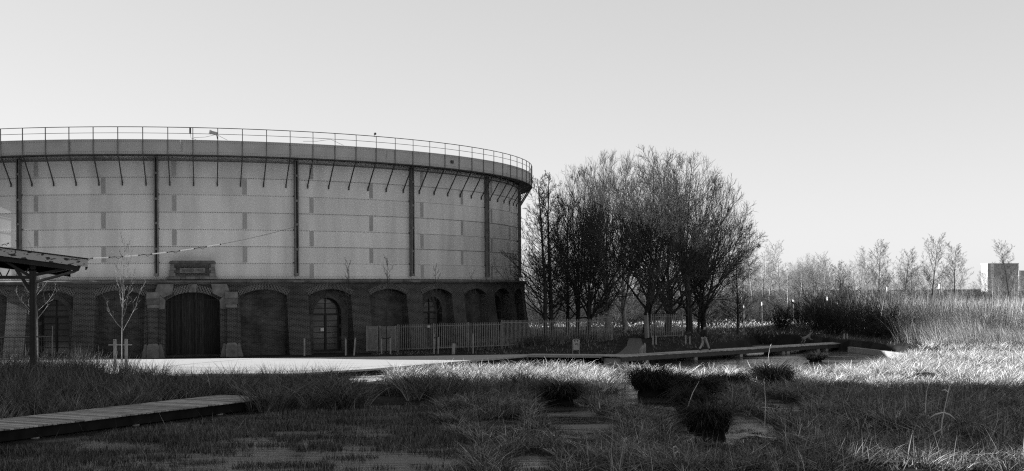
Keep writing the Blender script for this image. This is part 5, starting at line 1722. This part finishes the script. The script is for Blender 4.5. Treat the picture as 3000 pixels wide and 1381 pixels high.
for k, (x, y, w, lab) in enumerate(((1645, 1182, 150, 'flat dark sedge tussock at the mouth of the open channel'), (1905, 1160, 120, 'dark sedge tussock standing before the small bright pool'), (1965, 1158, 110, 'dark sedge tussock beside the one by the bright pool'), (2045, 1165, 120, 'dark sedge tussock at the edge of the sunlit grass'), (2075, 1290, 135, 'tall round dark tussock standing alone in the water'), (2020, 1225, 105, 'small dark tussock behind the tall round one'), (2265, 1140, 120, 'bushy dark tussock rising against the sunlit grass'), (2130, 1150, 110, 'low dark tussock between the bushy one and the pool'), (2390, 1060, 60, 'small tussock crowned with bleached blades at the water edge'))):
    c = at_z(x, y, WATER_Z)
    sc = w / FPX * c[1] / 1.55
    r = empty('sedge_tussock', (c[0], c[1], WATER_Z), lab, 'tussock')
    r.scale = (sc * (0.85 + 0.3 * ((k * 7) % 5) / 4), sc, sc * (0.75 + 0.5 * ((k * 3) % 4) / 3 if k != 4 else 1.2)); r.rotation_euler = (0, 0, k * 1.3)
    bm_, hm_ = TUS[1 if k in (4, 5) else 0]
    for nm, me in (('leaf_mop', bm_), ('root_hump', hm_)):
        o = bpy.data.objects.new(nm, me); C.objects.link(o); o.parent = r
def reed(base_px, pts_px, label, leaves=()):
    b = at_z(*base_px, -0.35)
    r = empty('dead_reed', b, label, 'reed')
    P_ = [np.zeros(3)] + [at_y(x, y, b[1] + dy) - b for x, y, dy in pts_px]
    m = MB(); m.tube(P_, [0.014] * (len(P_) - 1) + [0.006], 5); m.build('stalk', 'reed_pale', r)
    for (k, dx, dy, dz) in leaves:
        p = P_[k]
        m = MB()
        q = p + np.array([dx, dy, dz]) * 0.5 + (0, 0, 0.06)
        e = p + np.array([dx, dy, dz])
        m.add([p, p + (0, 0.02, 0.03), q + (0, 0, 0.025), q - (0, 0, 0.02), e], [(0, 3, 2, 1), (3, 4, 2)])
        m.build('leaf', 'reed_pale', r)
M['reed_pale'] = mat('sunlit_tone_reed', 0.3, 0.55, 0.6, 5.0)  # pale colour stands in for sunlight that does not reach these stalks
reed((2770, 1315), [(2757, 1260, 0), (2765, 1210, 0), (2778, 1150, 0), (2790, 1098, 0)], 'tall pale dead reed with hanging leaves rising from the near tangle', [(2, -0.5, 0, -0.2), (2, 0.4, 0, -0.25), (3, -0.2, 0, 0.05), (1, -0.35, 0, -0.3)])
reed((2712, 1265), [(2710, 1220, 0), (2714, 1150, 0), (2728, 1096, 0)], 'slim pale dead reed leaning beside the tall leafy one', [(1, 0.3, 0, -0.1), (1, -0.35, 0, 0.05)])
reed((2800, 1247), [(2880, 1246, 0.2), (2940, 1253, 0.3), (3010, 1264, 0.4)], 'long pale reed stalk lying across the near tangle')
reed((2830, 1275), [(2890, 1268, 0.2), (2935, 1262, 0.2)], 'short bent pale reed stalk lying below the long one', [(2, 0.1, 0, -0.2)])
reed((1990, 1375), [(1985, 1350, 0), (1975, 1330, 0), (1972, 1312, 0)], 'bright bent reed blades at the very edge of the near bank', [(2, 0.2, 0, 0.0), (3, 0.15, 0, -0.05)])
reed((2010, 1270), [(2012, 1200, 0), (2030, 1150, 0), (2048, 1118, 0)], 'tall thin reed stem arching before the dark tussocks')
reed((2240, 1260), [(2243, 1180, 0), (2238, 1110, 0)], 'straight thin reed stem standing in the pool')
reed((2250, 1065), [(2252, 1040, 0), (2257, 1014, 0)], 'pale single reed standing before the footbridge piers', [(2, 0.1, 0, 0.1)])
reed((2610, 1090), [(2612, 1060, 0), (2612, 1028, 0)], 'slim reed standing before the concrete retaining wall')
reed((2957, 1050), [(2957, 1025, 0), (2960, 1010, 0)], 'pale seed headed reed at the foot of the leaning osiers', [(2, -0.15, 0, 0.0), (2, -0.1, 0, -0.1)])

# ------------------------------------------------------------------ walker and dog on the footbridge
def skinned(name, nodes, edges, m, parent, root=0, level=2):
    me = bpy.data.meshes.new(name)
    me.from_pydata([n[:3] for n in nodes], edges, [])
    me.update()
    o = bpy.data.objects.new(name, me)
    C.objects.link(o)
    me.materials.append(M[m])
    o.parent = parent
    md = o.modifiers.new('skin', 'SKIN')
    md.use_smooth_shade = True
    for k, n in enumerate(nodes):
        r = n[3] if hasattr(n[3], '__len__') else (n[3], n[3])
        me.skin_vertices[0].data[k].radius = r
        me.skin_vertices[0].data[k].use_root = (k == root)
    sb = o.modifiers.new('subdivision', 'SUBSURF')
    sb.levels = sb.render_levels = level
    return o

def on_bridge(x, off=0.9):
    u, v = ray(x, 1025)
    k = u / FPX
    o = b0 + bnm * off
    t = (o[0] - k * o[1]) / (k * bd[1] - bd[0])
    c = o + bd * t
    return (c[0], c[1], BZ)
heading = math.atan2(bd[1], bd[0])
wk = empty('person', on_bridge(2063), 'person in dark jacket, dark knitted hat and pale trousers striding over the footbridge', 'person')
wk.rotation_euler = (0, 0, heading - 0.25)
wk.scale = (1.02, 1.02, 1.0)
skinned('body', [(0, 0, 0.98, (0.13, 0.10)), (0.01, 0, 1.22, (0.13, 0.10)), (0.02, 0, 1.43, (0.15, 0.10)), (0.03, 0, 1.55, 0.055), (0.05, 0, 1.63, 0.075), (0.06, 0, 1.71, 0.095), (0.05, 0, 1.80, 0.075), (0.16, 0, 1.69, 0.02),
    (0, -0.10, 0.92, 0.085), (0.2, -0.1, 0.52, 0.06), (0.36, -0.1, 0.12, 0.04), (0, 0.10, 0.92, 0.085), (-0.04, 0.1, 0.5, 0.06), (-0.34, 0.1, 0.12, 0.04),
    (0, -0.2, 1.45, 0.06), (-0.1, -0.26, 1.17, 0.045), (0.05, -0.2, 1.0, 0.035), (0, 0.2, 1.45, 0.06), (-0.05, 0.26, 1.18, 0.045), (0.1, 0.18, 1.0, 0.035)],
    [(0, 1), (1, 2), (2, 3), (3, 4), (4, 5), (5, 6), (5, 7), (0, 8), (8, 9), (9, 10), (0, 11), (11, 12), (12, 13), (2, 14), (14, 15), (15, 16), (2, 17), (17, 18), (18, 19)], 'skin', wk)
skinned('jacket', [(0, 0, 0.93, (0.2, 0.16)), (0.0, 0, 1.2, (0.2, 0.16)), (0.02, 0, 1.42, (0.21, 0.15)), (0.03, 0, 1.53, (0.1, 0.1)), (0, -0.22, 1.44, 0.085), (-0.12, -0.29, 1.17, 0.075), (0.06, -0.23, 0.99, 0.065), (0, 0.22, 1.44, 0.085), (-0.06, 0.29, 1.18, 0.075), (0.12, 0.2, 0.99, 0.065)],
    [(0, 1), (1, 2), (2, 3), (2, 4), (4, 5), (5, 6), (2, 7), (7, 8), (8, 9)], 'jacket', wk)
skinned('trousers', [(0, 0, 0.97, (0.16, 0.12)), (0.02, -0.1, 0.88, 0.11), (0.2, -0.1, 0.52, 0.085), (0.36, -0.1, 0.12, 0.075), (-0.01, 0.1, 0.88, 0.11), (-0.05, 0.1, 0.5, 0.085), (-0.34, 0.1, 0.11, 0.075)],
    [(0, 1), (1, 2), (2, 3), (0, 4), (4, 5), (5, 6)], 'trouser', wk)
for pts_ in ([(0.33, -0.1, 0.07, 0.05), (0.43, -0.1, 0.07, 0.045), (0.55, -0.1, 0.10, 0.035)], [(-0.38, 0.1, 0.08, 0.05), (-0.28, 0.1, 0.05, 0.045), (-0.17, 0.1, 0.04, 0.035)]):
    skinned('shoe', pts_, [(0, 1), (1, 2)], 'jacket', wk)
m = MB(); m.tube([(0.055, 0, 1.70), (0.055, 0, 1.75), (0.05, 0, 1.82), (0.045, 0, 1.865)], [0.105, 0.112, 0.09, 0.035], 12); m.build('knitted_hat', 'jacket', wk, True)
for s_ in (-1, 1):
    m = MB(); m.tube([(0.145, s_ * 0.035, 1.715), (0.155, s_ * 0.035, 1.715)], 0.012, 6); m.build('eye', 'frame_dark', wk)

dg_ = empty('dog', on_bridge(2362), 'pale long legged dog bounding along the footbridge ahead of the walker', 'dog')
dg_.rotation_euler = (0, 0, heading - 0.2)
skinned('dog_body', [(-0.3, 0, 0.50, (0.10, 0.12)), (-0.02, 0, 0.55, (0.095, 0.11)), (0.27, 0, 0.65, (0.11, 0.14)), (0.42, 0, 0.80, 0.075), (0.54, 0, 0.90, 0.07), (0.68, 0, 0.87, 0.035),
    (-0.3, -0.09, 0.42, 0.075), (-0.2, -0.1, 0.31, 0.05), (-0.36, -0.1, 0.17, 0.028), (-0.30, -0.1, 0.02, 0.028), (-0.25, -0.1, 0.01, 0.022),
    (-0.32, 0.09, 0.42, 0.075), (-0.24, 0.1, 0.30, 0.05), (-0.44, 0.1, 0.17, 0.028), (-0.43, 0.1, 0.02, 0.028), (-0.38, 0.1, 0.01, 0.022),
    (0.3, -0.08, 0.54, 0.06), (0.36, -0.09, 0.40, 0.04), (0.54, -0.09, 0.39, 0.028), (0.64, -0.09, 0.34, 0.026),
    (0.3, 0.08, 0.54, 0.06), (0.40, 0.09, 0.42, 0.04), (0.57, 0.09, 0.44, 0.028), (0.67, 0.09, 0.40, 0.026),
    (-0.43, 0, 0.57, 0.03), (-0.56, 0, 0.62, 0.025), (-0.68, 0, 0.72, 0.012)],
    [(0, 1), (1, 2), (2, 3), (3, 4), (4, 5), (0, 6), (6, 7), (7, 8), (8, 9), (9, 10), (0, 11), (11, 12), (12, 13), (13, 14), (14, 15), (2, 16), (16, 17), (17, 18), (18, 19), (2, 20), (20, 21), (21, 22), (22, 23), (0, 24), (24, 25), (25, 26)], 'dog_fur', dg_, root=1)
for s_ in (-1, 1):
    m = MB(); m.prism([(0.50, s_ * 0.05, 0.95), (0.46, s_ * 0.06, 0.86), (0.42, s_ * 0.085, 0.94)], (0, s_ * 0.015, 0)); m.build('ear', 'dog_fur', dg_)

# ------------------------------------------------------------------ far footbridge with railing, lamps, sign, tower
YF = 160.0
fr0, fr1 = at_y(1560, 955, YF), at_y(2130, 960, YF)
fbr = empty('far_footbridge', (fr0[0], YF, 0), 'distant low footbridge with slender railing seen beneath the bare trees', 'footbridge')
def frp(mb, nm, mt):
    o = mb.build(nm, mt, fbr); o.location = -fbr.location
m = MB(); m.bar(fr0 - (0, 0, 0.06), fr1 - (0, 0, 0.06), 2.0, 0.14); frp(m, 'deck_slab', 'concrete')
m = MB(); m.bar(fr0 - (0, -0.1, 0.42), fr1 - (0, -0.1, 0.42), 1.8, 0.56); frp(m, 'deck_girder', 'steel_dark')
for zo, w in ((0.8, 0.06), (0.42, 0.03)):
    m = MB(); m.bar(fr0 + (0, -0.9, zo), fr1 + (0, -0.9, zo), w); frp(m, 'hand_rail', 'fence')
for k in range(41):
    p = fr0 + (fr1 - fr0) * k / 40
    m = MB(); m.box(p + (0, -0.9, 0.4), (0.05, 0.05, 0.8)); frp(m, 'rail_post', 'fence')
for k in range(1, 6):
    p = fr0 + (fr1 - fr0) * k / 6
    m = MB(); m.box(p - (0, -0.2, 0.95), (0.4, 1.4, 0.9)); frp(m, 'bridge_pier', 'concrete')

lampm = {}
m = MB(); m.tube([(0, 0, -0.2), (0, 0, 0.6), (0, 0, 2.9)], [0.06, 0.05, 0.04], 8); lampm['pole'] = m.build('lamp_pole', 'fence')
m = MB(); m.tube([(0, 0, 2.9), (0, 0, 2.98)], 0.1, 10); lampm['collar'] = m.build('lamp_collar', 'steel_dark')
m = MB(); m.tube([(0, 0, 2.98), (0, 0, 3.42)], 0.11, 10); lampm['shade'] = m.build('lamp_shade', 'tube')
m = MB(); m.tube([(0, 0, 3.42), (0, 0, 3.47), (0, 0, 3.52)], [0.15, 0.15, 0.03], 10); lampm['cap'] = m.build('lamp_cap', 'steel_mid')
first = True
for x, yt, Y in ((2180, 893, 150), (2233, 884, 140), (2255, 912, 175), (2325, 876, 140), (2425, 866, 135), (2600, 838, 150), (2753, 829, 150)):
    p = gpt(x, Y)
    zt = at_y(x, yt, Y)[2]
    r = empty('park_lamp', p, 'white park lamp post with a tubular lantern among the far shrubs', 'lamp', 'park lamps')
    r.scale = (1, 1, (zt - p[2]) / 3.52)
    for nm in ('pole', 'collar', 'shade', 'cap'):
        o = lampm[nm] if first else lampm[nm].copy()
        if not first: C.objects.link(o)
        o.parent = r
    first = False

YS = 140.0
sp = gpt(2680, YS)
tri = [at_y(2673.5, 906, YS), at_y(2687.5, 906, YS), at_y(2680.5, 883, YS)]
sg = empty('warning_sign', sp, 'triangular warning sign with a smaller plate below on a pole beside the osier thicket', 'sign')
def sgp(mb, nm, mt, parent=None):
    o = mb.build(nm, mt, parent or sg)
    if parent is None: o.location = -sg.location
    return o
m = MB(); m.prism(tri, (0, -0.03, 0)); bo = sgp(m, 'triangle_border', 'sign_dark')
cc = np.mean(tri, axis=0)
m = MB(); m.prism([cc + (q - cc) * 0.6 + (0, -0.034, 0) for q in tri], (0, -0.008, 0)); sgp(m, 'triangle_face', 'sign_white', bo)
m = MB(); m.box(cc + (0, -0.05, 0.03), (0.05, 0.01, 0.22)); m.box(cc + (0, -0.05, -0.15), (0.05, 0.01, 0.05)); sgp(m, 'exclamation_mark', 'sign_dark', bo)
m = MB(); m.box(at_y(2680.5, 912.5, YS) + (0, -0.02, 0), (0.54, 0.03, 0.46)); pl_ = sgp(m, 'text_plate', 'sign_white')
m = MB(); m.tube([sp, at_y(2680.5, 884, YS) + (0, 0.03, 0)], 0.035, 8); sgp(m, 'sign_pole', 'fence')
ib = gpt(2023, 152)
r = empty('information_panel', ib, 'small white information panel on two posts behind the far railing', 'panel')
m = MB(); m.box((0, 0, 1.5), (0.5, 0.06, 0.35)); m.build('panel_board', 'tube', r)
for s_ in (-1, 1):
    m = MB(); m.box((s_ * 0.2, 0.05, 0.8), (0.06, 0.05, 1.7)); m.build('panel_post', 'sign_white', r)

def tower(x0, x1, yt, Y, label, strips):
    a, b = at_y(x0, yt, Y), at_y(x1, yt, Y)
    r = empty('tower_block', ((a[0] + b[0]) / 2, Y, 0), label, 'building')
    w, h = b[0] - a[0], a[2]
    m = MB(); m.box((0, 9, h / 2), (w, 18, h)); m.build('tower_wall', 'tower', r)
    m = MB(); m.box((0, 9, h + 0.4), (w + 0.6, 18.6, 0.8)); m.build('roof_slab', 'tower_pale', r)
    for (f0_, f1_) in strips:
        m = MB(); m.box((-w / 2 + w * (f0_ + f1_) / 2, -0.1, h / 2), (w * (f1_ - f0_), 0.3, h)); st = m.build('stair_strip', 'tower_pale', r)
        for z in np.arange(2.2, h - 1, 3.0):
            m = MB(); m.box((-w / 2 + w * (f0_ + f1_) / 2, -0.3, z), (w * (f1_ - f0_) * 0.5, 0.1, 1.3)); m.build('stair_window', 'tower_glass', st)
    for z in np.arange(2.2, h - 1, 3.0):
        for k in range(9):
            u = -w / 2 + w * (0.3 + 0.68 * (k + 0.5) / 9)
            if any(f0_ - 0.02 < (u / w + 0.5) < f1_ + 0.02 for f0_, f1_ in strips): continue
            m = MB(); m.box((u, -0.03, z), (w * 0.05, 0.12, 1.4)); m.build('window', 'tower_glass', r)
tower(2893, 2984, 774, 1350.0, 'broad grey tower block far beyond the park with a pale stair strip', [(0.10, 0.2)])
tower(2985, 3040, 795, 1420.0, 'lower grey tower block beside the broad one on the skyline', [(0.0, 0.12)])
